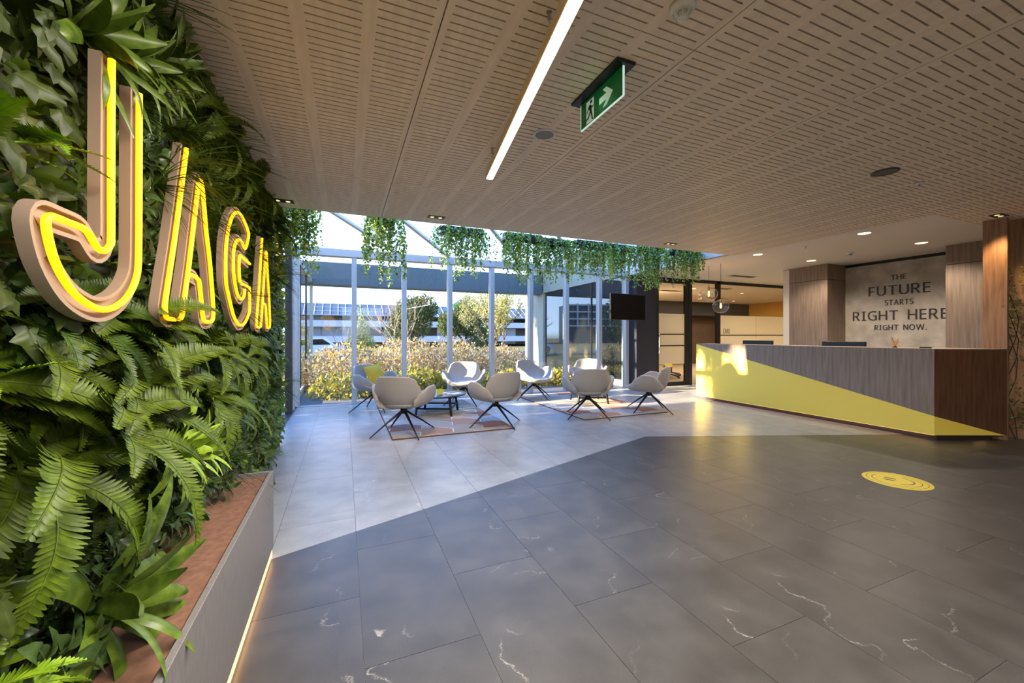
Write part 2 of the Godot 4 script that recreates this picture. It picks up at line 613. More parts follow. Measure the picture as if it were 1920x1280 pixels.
func ceilings() -> void:
	var c := set_down("ceiling", "pale plywood ceiling panels cut with rows of short acoustic slots", "ceiling", Vector3(0, 2.77, 0))
	var full := slot_panel(2.46, 48)
	var half := slot_panel(1.22, 23)
	var cut := slot_panel(1.01, 19)
	for i in range(-1, 8):
		var u0 := 0.42 + i * 1.245
		for s in [[4.01, half], [1.55, full], [-0.91, full], [-3.37, full], [1.55, cut]]:
			if u0 > 6.5:
				if s[0] == 4.01 or (s[0] == 1.55 and s[1] == full): continue
			elif s[1] == cut: continue
			var o := obj("panel", s[1], M.ply, c)
			o.position = V(u0 + 0.003, 0, s[0] + 0.003)
	var b := B.new()
	vbox(b, -1.2, 6.64, 0.14, 0.16, -4.5, 5.235)
	vbox(b, 6.64, 10.4, 0.14, 0.16, -4.5, 2.56)
	vbox(b, 6.63, 6.645, 0.03, 0.14, 2.56, 5.23)
	vbox(b, 6.64, 10.4, 0.03, 0.14, 2.55, 2.562)
	obj("backing", b, M.fleece, c)
	b = B.new()
	vbox(b, -1.2, 6.64, 0.0, 0.16, 5.236, 5.25)
	obj("edge_trim", b, M.ply, c)
	# white plaster ceiling over the reception
	b = B.new()
	vbox(b, 6.645, 18.1, 2.80, 2.84, 2.565, 8.1)
	structure("ceiling_reception", b, M.white_paint, "smooth white plaster ceiling above the reception")
	# roof over everything but the glazed strip
	b = B.new()
	vbox(b, -1.2, 18.2, 2.94, 3.2, -4.6, 5.25)
	vbox(b, 6.65, 18.2, 2.94, 3.2, 5.25, 14.4)
	structure("ceiling_roof_deck", b, M.white_paint, "white roof slab above the hung ceilings")

func walls() -> void:
	var b := B.new()
	vbox(b, -1.2, -0.2, 0, 2.94, -4.6, -4.5)
	vbox(b, 1.78, 18.2, 0, 2.94, -4.6, -4.5)
	vbox(b, -0.2, 1.78, 2.65, 2.94, -4.6, -4.5)
	structure("wall_rear", b, M.white_paint)
	var added_glazing := set_down("window_12", "added glazing behind the camera that lets in daylight", "window", V(0, 0, -4.55))  # opening added for daylight from behind the camera
	for k in 2:
		b = B.new()
		b.box(Vector3(-0.2 + k * 1.88, 0, -0.04), Vector3(-0.1 + k * 1.88, 2.65, 0.04), 0.003)
		obj("mullion", b, M.alu, added_glazing)
		if k < 1: obj("pane", sheet(Vector3(-0.1 + k * 1.88, 0.0, 0), Vector3(1.68 + k * 1.88, 0.0, 0), Vector3(0, 2.65, 0)), M.glass, added_glazing)
	b = B.new()
	vbox(b, -1.2, -0.86, 0, 2.94, -4.5, 5.74)
	structure("wall_left", b, M.dark_grey, "dark wall that carries the planted panels")
	b = B.new()
	vbox(b, 18.1, 18.2, 0, 2.94, -4.5, 14.4)
	structure("wall_right", b, M.white_paint)
	# reception back wall: stone panel between two timber boxes
	b = B.new()
	vbox(b, 9.9, 10.1, 0, 2.74, 2.6, 6.1)
	structure("wall_reception", b, M.stone, "mottled beige stone-look wall behind the reception desk")
	b = B.new()
	vbox(b, 9.92, 10.1, 2.74, 2.80, 2.6, 6.1)
	structure("trim_1", b, M.black, "black strip in the gap above the stone-look wall")
	for s in [[5.19, 5.97], [2.62, 3.41]]:
		b = B.new()
		vbox(b, 9.28, 9.9, 0, 2.475, s[0], s[1], 0.002)
		var o := structure("wall_timber_box" if s[0] > 4 else "wall_timber_box_right", b, M.oak, "grey-brown timber-faced box " + ("left of" if s[0] > 4 else "right of") + " the lettering wall")
		b = B.new()
		vbox(b, 9.28, 9.9, 2.482, 2.80, s[0], s[1], 0.002)
		obj("upper_board", b, M.oak, o)
	b = B.new()
	vbox(b, 9.29, 10.1, 0, 2.79, 5.975, 6.11)
	structure("wall_white_end", b, M.white_paint, "narrow white wall end left of the timber box")
	b = B.new()
	vbox(b, 10.1, 18.1, 0, 2.80, 5.9, 6.1)
	structure("wall_passage", b, M.white_paint)
	b = B.new()
	vbox(b, 9.3, 18.1, 0, 2.8, 2.4, 2.6)
	structure("wall_reception_side", b, M.oak)

func bar(b: B, a: Vector3, c: Vector3, w: float, h: float) -> void:
	# a straight beam of w (across) by h (upwards) from a to c
	var d := (c - a)
	var z := d.normalized()
	var x := Vector3.UP.cross(z)
	x = x.normalized() if x.length() > 0.01 else Vector3.RIGHT
	var y := z.cross(x)
	var keep := b.T
	b.T = Transform3D(Basis(x, y, z), (a + c) * 0.5)
	b.box(Vector3(-w * 0.5, -h * 0.5, -d.length() * 0.5), Vector3(w * 0.5, h * 0.5, d.length() * 0.5), 0.003)
	b.T = keep

func facade() -> void:
	var F := 8.25
	var f := set_down("window_1", "floor-to-ceiling window wall with grey aluminium mullions", "window", V(0, 0, F))
	var us := [-0.80, 0.17, 1.10, 2.03, 2.96, 3.89, 4.82, 5.75, 6.55]
	var b := B.new()
	for u in us:
		b = B.new()
		b.box(Vector3(u - 0.045, 0, -0.07), Vector3(u + 0.045, 2.80, 0.07), 0.004)
		obj("mullion", b, M.alu, f)
	b = B.new()
	b.box(Vector3(-0.86, 2.78, -0.08), Vector3(6.60, 2.92, 0.09), 0.004)
	obj("transom", b, M.alu, f)
	b = B.new()
	b.box(Vector3(-0.86, -0.005, -0.07), Vector3(6.60, 0.012, 0.05), 0.002)
	obj("sill", b, M.alu, f)
	for k in us.size() - 1:
		b = B.new()
		b.box(Vector3(us[k] + 0.043, 0.01, -0.006), Vector3(us[k + 1] - 0.043, 2.785, 0.006))
		obj("pane", sheet(Vector3(us[k] + 0.043, 0.01, 0), Vector3(us[k + 1] - 0.043, 0.01, 0), Vector3(0, 2.775, 0)), M.tinted, f)
	# glazed side wall from the planted wall to the window corner
	var s := set_down("window_2", "side glazing with a dark post beside the planted wall", "window", V(-0.85, 0, 5.8))
	for q in [[1.76, 0.16, M.dark_frame], [2.1, 0.12, M.alu], [0.03, 0.06, M.dark_frame]]:
		b = B.new()
		b.box(Vector3(-0.05, 0, -q[0] - q[1] * 0.5), Vector3(0.05, 2.92, -q[0] + q[1] * 0.5), 0.003)
		obj("post", b, q[2], s)
	b = B.new()
	b.box(Vector3(-0.05, 2.80, -2.44), Vector3(0.05, 2.92, 0), 0.003)
	obj("transom", b, M.alu, s)
	for q in [[0.06, 1.68], [1.84, 2.04], [2.16, 2.40]]:
		obj("pane", sheet(Vector3(0, 0.01, -q[0]), Vector3(0, 0.01, -q[1]), Vector3(0, 2.79, 0)), M.glass, s)
	b = B.new()
	b.box(Vector3(-0.05, 0.0, -2.44), Vector3(0.05, 0.02, 0), 0.003)
	obj("sill", b, M.dark_frame, s)
	# lean-to glass roof rising inwards, with diagonal white rafters
	var r := set_down("window_3", "sloping glass roof strip with pale diagonal rafters", "window", V(0, 2.92, 8.25))
	var rise := 0.66
	var run := 3.1
	for k in range(-1, 5):
		var a := Vector3(-0.86 + (k + 1) * 1.245, 0.02, 0)
		obj("pane", sheet(a, a + Vector3(1.235, 0, 0), Vector3(0, rise, run)), M.roof_glass, r)
	for u in [1.0, 2.05, 3.63, 5.0, 6.2, 7.4]:
		b = B.new()
		var c := Vector3(u - 2.3, rise * 0.9, run * 0.9)
		var d := Vector3(u, 0.0, 0.0)
		if d.x > 6.6:
			var kk: float = (d.x - 6.55) / (d.x - c.x)
			d = d.lerp(c, kk)
		if c.x < -0.85:
			var kk2: float = (d.x + 0.85) / (d.x - c.x)
			c = d.lerp(c, kk2)
		bar(b, d, c, 0.07, 0.05)
		obj("rafter", b, M.white_plastic, r)
	# gable and bulkhead closing the roof strip
	b = B.new()
	b.box(Vector3(6.60, -0.1, -0.05), Vector3(6.68, 0.7, 3.05))
	obj("bulkhead", b, M.white_paint, r)
	b = B.new()
	b.box(Vector3(-0.9, 0.22, 2.98), Vector3(6.65, 0.70, 3.05))
	obj("roof_upstand", b, M.white_paint, r)

func sheet(a: Vector3, c: Vector3, up: Vector3) -> B:
	var b := B.new()
	b.quad(a, c, c + up, a + up)
	return b

func wings() -> void:
	# the two wings of the building outside the window wall, with reflecting glass on plinths
	for side in [0, 1]:
		var u: float = -0.87 if side == 0 else 6.62
		var t: float = -0.3 if side == 0 else 0.3
		var b := B.new()
		vbox(b, u, u + (t if side == 1 else -0.14), -0.3, 0.10, 8.35, 13.3, 0.01)
		if side == 0:
			t = -0.14
			vbox(b, u, u + t, 2.84, 2.95, 8.35, 13.3)
			vbox(b, u, u + t, 0.1, 2.84, 13.1, 13.3)
		else:
			vbox(b, u, u + t, 2.84, 3.9, 8.35, 13.3)
			vbox(b, u, u + t, -0.3, 3.9, 12.95, 14.5)
		vbox(b, u, u + t, 0.1, 2.84, 8.35, 8.5)
		var o := structure("wall_wing_left" if side == 0 else "wall_wing_right", b, M.wing, "pale rendered outer wall of the neighbouring wing")
		b = B.new()
		vbox(b, u - t * 0.03, u + t * 0.4, 0.10, 0.14, 8.5, 12.95)
		obj("sill", b, M.cream, o)
		for k in 3:
			var v0 := 8.5 + k * 1.483
			var w := set_down("window_%d" % (4 + side * 3 + k), ["mirror-like dark glass pane of the wing beside the lounge", "mirror-like dark glass pane of the wing left of the lounge"][1 - side], "window", V(u + t * 0.25, 0.14, v0))
			obj("pane", sheet(Vector3.ZERO, Vector3(0, 0, -1.47), Vector3(0, 2.7, 0)), M.mirror_glass if side == 1 else M.glass, w)
			b = B.new()
			b.box(Vector3(-0.02, 0, -0.02), Vector3(0.02, 2.7, 0.02))
			obj("frame", b, M.dark_frame, w)
	var q := B.new()
	vbox(q, -12.0, 6.95, 2.79, 3.47, 13.0, 13.5, 0.01)
	structure("wall_bridge", q, mat(Color(0.33, 0.38, 0.39), 0.6), "grey-green beam bridging the two wings outside")

func offices() -> void:
	var P := 8.05
	var b := B.new()
	vbox(b, 6.66, 7.31, 0, 2.80, 7.98, 8.35, 0.004)
	structure("wall_pier", b, M.dark_grey, "dark grey pier between the windows and the office door")
	# door with a frosted band
	var d := set_down("door_1", "black framed glass door with a frosted band and two thin bars", "door", V(7.31, 0, P))
	for q in [[0.0, 0.10, 0.0, 2.80], [0.98, 1.11, 0.0, 2.80], [0.10, 0.98, 0.0, 0.10], [0.10, 0.98, 2.66, 2.80]]:
		b = B.new()
		b.box(Vector3(q[0], q[2], -0.03), Vector3(q[1], q[3], 0.03), 0.003)
		obj("frame", b, M.dark_frame, d)
	obj("pane", sheet(Vector3(0.1, 0.1, 0), Vector3(0.98, 0.1, 0), Vector3(0, 2.56, 0)), M.glass, d)
	obj("frosted_film", sheet(Vector3(0.1, 0.56, 0.006), Vector3(0.98, 0.56, 0.006), Vector3(0, 1.31, 0)), M.frost, d)
	for y in [1.04, 1.335]:
		b = B.new()
		b.box(Vector3(0.02, y - 0.014, 0.01), Vector3(1.09, y + 0.014, 0.04), 0.002)
		obj("bar", b, M.black, d)
	b = B.new()
	b.tube(PackedVector3Array([Vector3(0.06, 0.85, 0.03), Vector3(0.06, 0.85, 0.09), Vector3(0.06, 1.35, 0.09), Vector3(0.06, 1.35, 0.03)]), [0.012], 8)
	obj("pull_handle", b, M.steel, d)
	# doorway beside it, then the glass of the meeting room
	var w := set_down("window_11", "black framed meeting room glazing with a frosted band reading EMU", "window", V(8.42, 0, P))
	for q in [[0.0, 0.12, 0.0, 2.80], [1.02, 1.16, 0.0, 2.80], [0.12, 9.6, 2.72, 2.80], [1.16, 9.6, 0.0, 0.06]]:
		b = B.new()
		b.box(Vector3(q[0], q[2], -0.035), Vector3(q[1], q[3], 0.035), 0.003)
		obj("frame", b, M.dark_frame, w)
	for q in [[1.16, 2.62], [2.63, 4.1], [4.11, 5.6]]:
		obj("pane", sheet(Vector3(q[0], 0.06, 0), Vector3(q[1], 0.06, 0), Vector3(0, 2.66, 0)), M.glass, w)
		obj("frosted_film", sheet(Vector3(q[0], 0.06, 0.006), Vector3(q[1], 0.06, 0.006), Vector3(0, 1.80, 0)), M.frost, w)
	b = B.new()
	b.box(Vector3(1.16, 1.30, 0.0), Vector3(5.6, 1.325, 0.03), 0.002)
	obj("bar", b, M.black, w)
	var tm := TextMesh.new()
	tm.text = "EMU"
	var fnt := SystemFont.new()
	fnt.font_names = PackedStringArray(["Droid Sans"])
	tm.font = fnt
	tm.font_size = 32
	tm.pixel_size = 0.0048
	tm.depth = 0.002
	tm.horizontal_alignment = HORIZONTAL_ALIGNMENT_LEFT
	var lab := obj("room_name", tm, M.letter_dark, w)
	lab.position = Vector3(1.28, 1.42, 0.014)
	lab.scale = Vector3(0.85, 1.2, 1)
	# rooms behind
	b = B.new()
	vbox(b, 6.95, 18.1, 2.80, 2.84, 8.1, 14.0)
	structure("ceiling_office", b, M.white_paint, "white office ceiling seen through the glass")
	b = B.new()
	vbox(b, 6.95, 18.1, -0.0035, 0.0, 8.12, 14.0)
	structure("floor_office", b, wrapped(mat(Color(1, 1, 1), 0.8), noise_map(107, 0.05, [Color(0.50, 0.42, 0.32), Color(0.58, 0.50, 0.40)], 3, 256), Vector3(1, 1, 1)), "warm beige office floor beyond the glass")
	b = B.new()
	vbox(b, 6.9, 18.1, 0, 2.84, 14.0, 14.4)
	structure("wall_office_rear", b, wrapped(mat(Color(1, 1, 1), 0.7), noise_map(109, 0.02, [Color(0.26, 0.20, 0.15), Color(0.36, 0.28, 0.22)], 4, 256), Vector3(3, 0.5, 3)), "dark brown panelled wall at the back of the office")
	b = B.new()
	vbox(b, 17.9, 18.05, 0, 2.8, 8.1, 14.0)
	structure("wall_office_right", b, mat(Color(0.80, 0.60, 0.20), 0.7), "mustard yellow wall of the meeting room")
	b = B.new()
	vbox(b, 12.2, 18.0, 2.2, 2.79, 13.4, 13.99)
	structure("trim_2", b, M.dark_grey, "dark bulkhead under the office ceiling")
	b = B.new()
	vbox(b, 11.35, 12.1, 0, 2.1, 13.9, 13.98, 0.004)
	var dr := set_down("door_2", "pale office door in the dark brown wall", "door", Vector3.ZERO)
	obj("leaf", b, M.cream, dr)
	b = B.new()
	vbox(b, 12.1, 12.2, 0, 2.15, 13.85, 13.98)
	obj("jamb", b, M.white_plastic, dr)
	b = B.new()
	b.T = Transform3D(Basis.IDENTITY, V(11.43, 1.0, 13.85))
	b.tube(PackedVector3Array([Vector3(0, 0, 0), Vector3(0, 0, 0.05), Vector3(0.1, 0, 0.05)]), [0.01], 8)
	obj("handle", b, M.steel, dr)
	b = B.new()
	vbox(b, 10.85, 10.93, 1.28, 1.40, 13.97, 14.0, 0.003)
	var sw := obj("light_switch", b, M.white_plastic)
	tag(sw, "white light switch plate on the dark brown office wall", "switch")
	var rk := B.new()
	vbox(rk, 10.87, 10.91, 1.31, 1.37, 13.96, 13.975, 0.002)
	obj("rocker", rk, M.grille, sw)
	var nth := ["leftmost", "second", "third", "fourth", "fifth", "sixth", "seventh", "eighth", "ninth", "rightmost"]
	var li := 0
	for q in [[8.9, 12.0], [8.2, 9.4], [11.2, 12.4], [9.7, 10.7], [10.3, 9.6], [13.4, 12.2], [12.1, 11.0], [15.6, 12.4], [13.0, 10.0], [15.2, 9.8]]:
		downlight(V(q[0], 2.80, q[1]), nth[li] + (" small round downlight" if li in [0, 9] else " small round downlight from the left") + " in the office ceiling behind the glass", "office downlights", 2.2)
		li += 1
	li = 0
	for q in [[10.0, 10.3], [13.6, 11.6], [11.0, 9.2]]:
		vent(V(q[0], 2.80, q[1]), ["leftmost", "middle", "rightmost"][li] + " slotted air vent in the office ceiling behind the glass", "office ceiling vents")
		li += 1
	# glowing bar pendant in the room
	var t := thing("bar_pendant", "long warm glowing bar pendant beyond the office doorway", "lamp", V(9.6, 1.82, 10.6))
	b = B.new()
	b.tube(PackedVector3Array([Vector3(-0.55, 0, 0), Vector3(0.75, 0, -0.6)]), [0.03], 10)
	obj("tube", b, M.lit_warm, t)
	b = B.new()
	b.tube(PackedVector3Array([Vector3(-0.55, 0.034, 0), Vector3(0.75, 0.034, -0.6)]), [0.022], 8)
	obj("housing", b, mat(Color(0.60, 0.34, 0.20), 0.35, 0.7), t)
	for s in [0.15, 0.85]:
		var q := Vector3(-0.55, 0.04, 0).lerp(Vector3(0.75, 0.04, -0.6), s)
		b = B.new()
		b.tube(PackedVector3Array([q, Vector3(q.x, 0.98, q.z)]), [0.003], 5)
		obj("wire", b, M.black, t)
	lamp(V(9.7, 1.76, 10.9), Color(1.0, 0.84, 0.62), 1.2, 0.2)
	area(V(13.0, 2.76, 11.2), V(13.0, 0, 11.2), Vector2(7, 3), Color(1.0, 0.93, 0.78), 14.0)  # fill light added under the office ceiling, without a fixture
	# office furniture seen below the frosted band and through the doorway
	var tb := thing("meeting_table", "pale meeting table with dark legs behind the frosted glass", "table", V(9.4, 0, 11.4))
	b = B.new()
	b.box(Vector3(-1.1, 0.71, -0.5), Vector3(1.1, 0.74, 0.5), 0.008)
	obj("table_top", b, M.cream, tb)
	for sx in [-1, 1]:
		for sz in [-1, 1]:
			b = B.new()
			b.tube(PackedVector3Array([Vector3(sx * 0.9, 0.71, sz * 0.38), Vector3(sx * 1.0, 0, sz * 0.44)]), [0.022, 0.016], 8)
			obj("leg", b, M.black, tb)
	var names := ["grey swivel office chair left of the meeting table", "grey swivel office chair at the middle of the meeting table", "grey swivel office chair nearest the glass door post", "orange swivel office chair just inside the doorway", "orange swivel office chair further inside the doorway"]
	var at := [V(8.0, 0, 9.5), V(8.75, 0, 9.6), V(8.4, 0, 10.1), V(9.25, 0, 9.55), V(9.75, 0, 10.0)]
	for k in 5:
		office_chair(at[k], [0.4, 2.8, 4.4, 1.2, 3.5][k], names[k], M.grille if k < 3 else mat(Color(0.62, 0.27, 0.10), 0.7))

func office_chair(at: Vector3, turn: float, label: String, m: Material) -> void:
	var t := thing("office_chair", label, "chair", at, turn, "office chairs behind the glass")
	var b := B.new()
	b.box(Vector3(-0.24, 0.43, -0.23), Vector3(0.24, 0.50, 0.23), 0.03)
	obj("seat", b, m, t)
	b = B.new()
	var rows := []
	for i in 7:
		var x := lerpf(-0.22, 0.22, i / 6.0)
		var row := PackedVector3Array()
		for s in [[0.0, 0.56], [0.0, 0.92], [0.035, 0.93], [0.035, 0.55]]:
			row.append(Vector3(x, s[1], 0.24 + s[0] - 0.9 * x * x + (s[1] - 0.5) * 0.15))
		rows.append(row)
	b.grid(rows, false, true)
	obj("backrest", b, m, t)
	b = B.new()
	b.tube(PackedVector3Array([Vector3(0, 0.45, 0.2), Vector3(0, 0.5, 0.27), Vector3(0, 0.62, 0.28)]), [0.018], 8)
	obj("back_bracket", b, M.black, t)
	b = B.new()
	b.tube(PackedVector3Array([Vector3(0, 0.1, 0), Vector3(0, 0.44, 0)]), [0.03, 0.022], 10)
	obj("gas_lift", b, M.black, t)
	for k in 5:
		var a := TAU * k / 5
		b = B.new()
		b.tube(PackedVector3Array([Vector3(0, 0.12, 0), Vector3(cos(a) * 0.30, 0.07, sin(a) * 0.30)]), [0.024, 0.015], 6)
		var l := obj("base_arm", b, M.black, t)
		b = B.new()
		b.tube(PackedVector3Array([Vector3(cos(a) * 0.30 - sin(a) * 0.02, 0.03, sin(a) * 0.30 + cos(a) * 0.02), Vector3(cos(a) * 0.30 + sin(a) * 0.02, 0.03, sin(a) * 0.30 - cos(a) * 0.02)]), [0.03], 10)
		obj("castor", b, M.black, l)

func downlight(at: Vector3, label: String, group: String, power: float, size := 0.055) -> void:
	var t := thing("downlight", label, "light", at, 0.0, group)
	var b := B.new()
	b.lathe(PackedVector2Array([Vector2(size, 0.0), Vector2(size + 0.014, -0.004), Vector2(size + 0.014, 0.0)]), 18)
	obj("rim", b, M.white_plastic, t)
	b = B.new()
	b.lathe(PackedVector2Array([Vector2(0, -0.003), Vector2(size, -0.003), Vector2(size, 0.0)]), 18)
	obj("lens", b, M.lit_warm, t)
	if power > 0.0:
		spot(at + Vector3(0, -0.012, 0), at + Vector3(0, -2, 0), Color(1.0, 0.92, 0.82), power, 70.0, size)

func vent(at: Vector3, label: String, group := "") -> void:
	var t := thing("ceiling_vent", label, "vent", at, 0.0, group)
	var b := B.new()
	b.box(Vector3(-0.42, -0.012, -0.10), Vector3(0.42, 0.0, 0.10), 0.003)
	obj("frame", b, M.white_plastic, t)
	for k in 4:
		b = B.new()
		b.box(Vector3(-0.39, -0.016, -0.075 + k * 0.043), Vector3(0.39, -0.011, -0.05 + k * 0.043))
		obj("slot", b, M.black, t)

func reception() -> void:
	# the desk: front face along v at u = 6.75, skewed end near the timber blade
	var t := thing("reception_desk", "long reception desk in grey wood laminate with a yellow diagonal panel", "desk", V(6.75, 0, 2.58))
	var L := 3.65
	var H := 1.135
	var k0 := 0.065
	var e1 := Vector2(0.82, -0.35)     # the end face in (u, v) from the near corner
	var b := B.new()
	# carcass seen from above: front, skew end, back
	var plan := PackedVector2Array([Vector2(0.012, 0.012), Vector2(0.012, L), Vector2(0.42, L), Vector2(0.42, 0.45), Vector2(0.82, 0.2), Vector2(0.82, -0.335)])
	b.T = Transform3D(Basis(Vector3.RIGHT, Vector3(0, 0, -1), Vector3.UP), Vector3(0, k0, 0))
	b.prism(plan, H - k0 - 0.012)
	obj("carcass", b, M.oak, t)
	b = B.new()
	b.T = Transform3D(Basis(Vector3.RIGHT, Vector3(0, 0, -1), Vector3.UP), Vector3(0, H - 0.012, 0))
	b.prism(PackedVector2Array([Vector2(0, 0), Vector2(0, L), Vector2(0.43, L), Vector2(0.43, 0.46), Vector2(0.84, 0.2), Vector2(0.84, -0.36)]), 0.012)
	obj("counter_top", b, M.oak, t)
	# front: wood above the diagonal, yellow below it; local x = v
	var fb := Basis(Vector3(0, 0, -1), Vector3.UP, Vector3(1, 0, 0))
	var split := 0.30
	b = B.new()
	b.T = Transform3D(fb, Vector3(0, 0, 0))
	b.prism(PackedVector2Array([Vector2(0, split), Vector2(L, H - 0.012), Vector2(0, H - 0.012)]), 0.012)
	obj("front_panel", b, M.oak, t)
	b = B.new()
	b.T = Transform3D(fb, Vector3(-0.002, 0, 0))
	b.prism(PackedVector2Array([Vector2(-0.001, k0), Vector2(L, k0), Vector2(L, H - 0.012), Vector2(-0.001, split)]), 0.014)
	obj("yellow_panel", b, M.yellow, t)
	# skew end
	var ex := Vector3(e1.x, 0, -e1.y).normalized()
	var ez := ex.cross(Vector3.UP)
	var el := e1.length()
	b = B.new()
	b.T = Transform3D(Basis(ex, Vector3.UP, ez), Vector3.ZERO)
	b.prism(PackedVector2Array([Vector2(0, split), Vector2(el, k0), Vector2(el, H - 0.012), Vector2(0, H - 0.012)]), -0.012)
	obj("end_panel", b, M.shaded_oak, t)
	b = B.new()
	b.T = Transform3D(Basis(ex, Vector3.UP, ez), Vector3.ZERO + ez * 0.001)
	b.prism(PackedVector2Array([Vector2(-0.001, k0), Vector2(el - 0.02, k0), Vector2(-0.001, split)]), -0.013)
	obj("yellow_end_panel", b, M.yellow, t)
	b = B.new()
	b.T = Transform3D(Basis(Vector3.RIGHT, Vector3(0, 0, -1), Vector3.UP), Vector3.ZERO)
	b.prism(PackedVector2Array([Vector2(0.05, 0.0), Vector2(0.05, L - 0.2), Vector2(0.4, L - 0.2), Vector2(0.4, 0.4), Vector2(0.7, 0.2), Vector2(0.7, -0.24)]), k0)
	obj("plinth", b, mat(Color(0.21, 0.17, 0.14), 0.4), t)
	b = B.new()
	vbox(b, 0.034, 0.048, 0.056, 0.063, 0.02, L - 0.22)
	b.T = Transform3D(Basis(ex, Vector3.UP, ez), Vector3(0.03, 0, 0))
	b.box(Vector3(0.03, 0.056, -0.045), Vector3(0.66, 0.063, -0.032))
	obj("led_strip", b, M.led_warm, t)
	area(V(6.79, 0.045, 4.3), V(6.75, 0, 4.3), Vector2(3.3, 0.012), Color(1.0, 0.72, 0.40), 0.05, Vector3.RIGHT).rotation = Vector3(-PI / 2, PI / 2, 0)
	# staff worktop behind
	var wt := thing("staff_worktop", "low dark worktop behind the reception desk", "worktop", V(7.17, 0, 2.9))
	b = B.new()
	vbox(b, 0.01, 0.72, 0.70, 0.73, 0.2, 3.2, 0.003)
	obj("board", b, M.oak, wt)
	for v in [0.3, 1.7, 3.1]:
		b = B.new()
		vbox(b, 0.05, 0.68, 0, 0.70, v - 0.015, v + 0.015)
		obj("support", b, M.oak, wt)
	var k := 0
	for v in [[5.43, "black desktop monitor nearest the office door, showing above the desk"], [3.96, "black desktop monitor in front of the lettering wall, showing above the desk"]]:
		var m := thing("desktop_monitor", v[1], "monitor", V(7.5, 0.73, v[0]), 0.0, "monitors on the reception desk")
		b = B.new()
		b.box(Vector3(-0.02, 0.10, -0.31), Vector3(0.015, 0.475, 0.31), 0.006)
		obj("housing", b, M.black, m)
		b = B.new()
		b.box(Vector3(0.015, 0.115, -0.30), Vector3(0.018, 0.465, 0.30))
		obj("screen", b, mat(Color(0.02, 0.03, 0.04), 0.15), m)
		b = B.new()
		b.box(Vector3(-0.045, 0.0, -0.025), Vector3(-0.02, 0.3, 0.025), 0.004)
		obj("stand", b, M.black, m)
		b = B.new()
		b.box(Vector3(-0.10, 0.0, -0.13), Vector3(0.08, 0.012, 0.13), 0.004)
		obj("foot", b, M.black, m)
		k += 1
	# gold coral ornament
	var c := thing("coral_ornament", "small gold branching ornament on the desk before the lettering wall", "ornament", V(7.05, 1.135, 3.10))
	b = B.new()
	b.lathe(PackedVector2Array([Vector2(0, 0), Vector2(0.028, 0), Vector2(0.024, 0.012), Vector2(0.008, 0.018), Vector2(0, 0.018)]), 12)
	obj("base", b, M.black, c)
	var gold := mat(Color(0.83, 0.66, 0.42), 0.35, 0.6)
	b = B.new()
	for q in [[-0.05, 0.12, 0.02], [-0.02, 0.15, -0.04], [0.03, 0.14, 0.03], [0.055, 0.10, -0.02], [0.0, 0.11, 0.06]]:
		b.tube(PackedVector3Array([Vector3(0, 0.01, 0), Vector3(q[2] * 0.2, q[1] * 0.5, q[0] * 0.35), Vector3(q[2], q[1], q[0])]), [0.008, 0.007, 0.004], 6)
		b.tube(PackedVector3Array([Vector3(q[2] * 0.4, q[1] * 0.6, q[0] * 0.5), Vector3(q[2] * 0.2, q[1] * 0.85, q[0] * 1.3)]), [0.005, 0.003], 6)
	obj("branches", b, gold, c)
	c = thing("card_reader", "flat black device near the right end of the desk top", "device", V(7.0, 1.135, 2.76), 0.3)
	b = B.new()
	b.box(Vector3(-0.05, 0, -0.055), Vector3(0.05, 0.018, 0.055), 0.004)
	obj("body", b, M.black, c)
	b = B.new()
	b.box(Vector3(-0.035, 0.018, -0.02), Vector3(0.02, 0.0195, 0.02))
	obj("display", b, M.grille, c)
	# lettering on the stone-look wall
	var fnt := SystemFont.new()
	fnt.font_names = PackedStringArray(["Droid Sans"])
	var s := thing("wall_lettering", "brown raised lettering on the stone-look reception wall", "lettering", V(9.9, 0, 0), -PI / 2)
	for q in [["THE", 4.413, 4.179, 2.389, 0.098], ["FUTURE", 4.774, 3.838, 2.101, 0.185], ["STARTS", 4.51, 4.073, 1.898, 0.104], ["RIGHT HERE", 5.05, 3.60, 1.608, 0.187], ["RIGHT NOW.", 4.676, 3.885, 1.411, 0.103]]:
		var x: float = q[1]
		var words: String = q[0]
		var tot := 0.0
		var meshes := []
		for ch in words:
			var tm := TextMesh.new()
			tm.text = ch if ch != " " else "I"
			tm.font = fnt
			tm.font_size = 64
			tm.pixel_size = 0.01
			tm.depth = 0.01
			tm.horizontal_alignment = HORIZONTAL_ALIGNMENT_LEFT
			tm.vertical_alignment = VERTICAL_ALIGNMENT_BOTTOM
			var bb := tm.get_aabb()
			meshes.append([tm, bb, ch == " "])
			tot += (0.20 if ch == " " else bb.size.x) + 0.085
		tot -= 0.085
		var sx: float = (q[1] - q[2]) / tot
		var cap: float = meshes[0][1].size.y
		var sy: float = q[4] / cap
		for w in meshes:
			if not w[2]:
				var o := obj("letter", w[0], M.letter_dark, s)
				# local x runs towards smaller v
				o.scale = Vector3(sx, sy, 1)
				var round_low: float = minf(0.0, w[1].position.y - meshes[0][1].position.y)
				o.position = Vector3(-x - w[1].position.x * sx, q[3] - meshes[0][1].position.y * sy, 0.006)
			x -= ((0.20 if w[2] else w[1].size.x) + 0.085) * sx

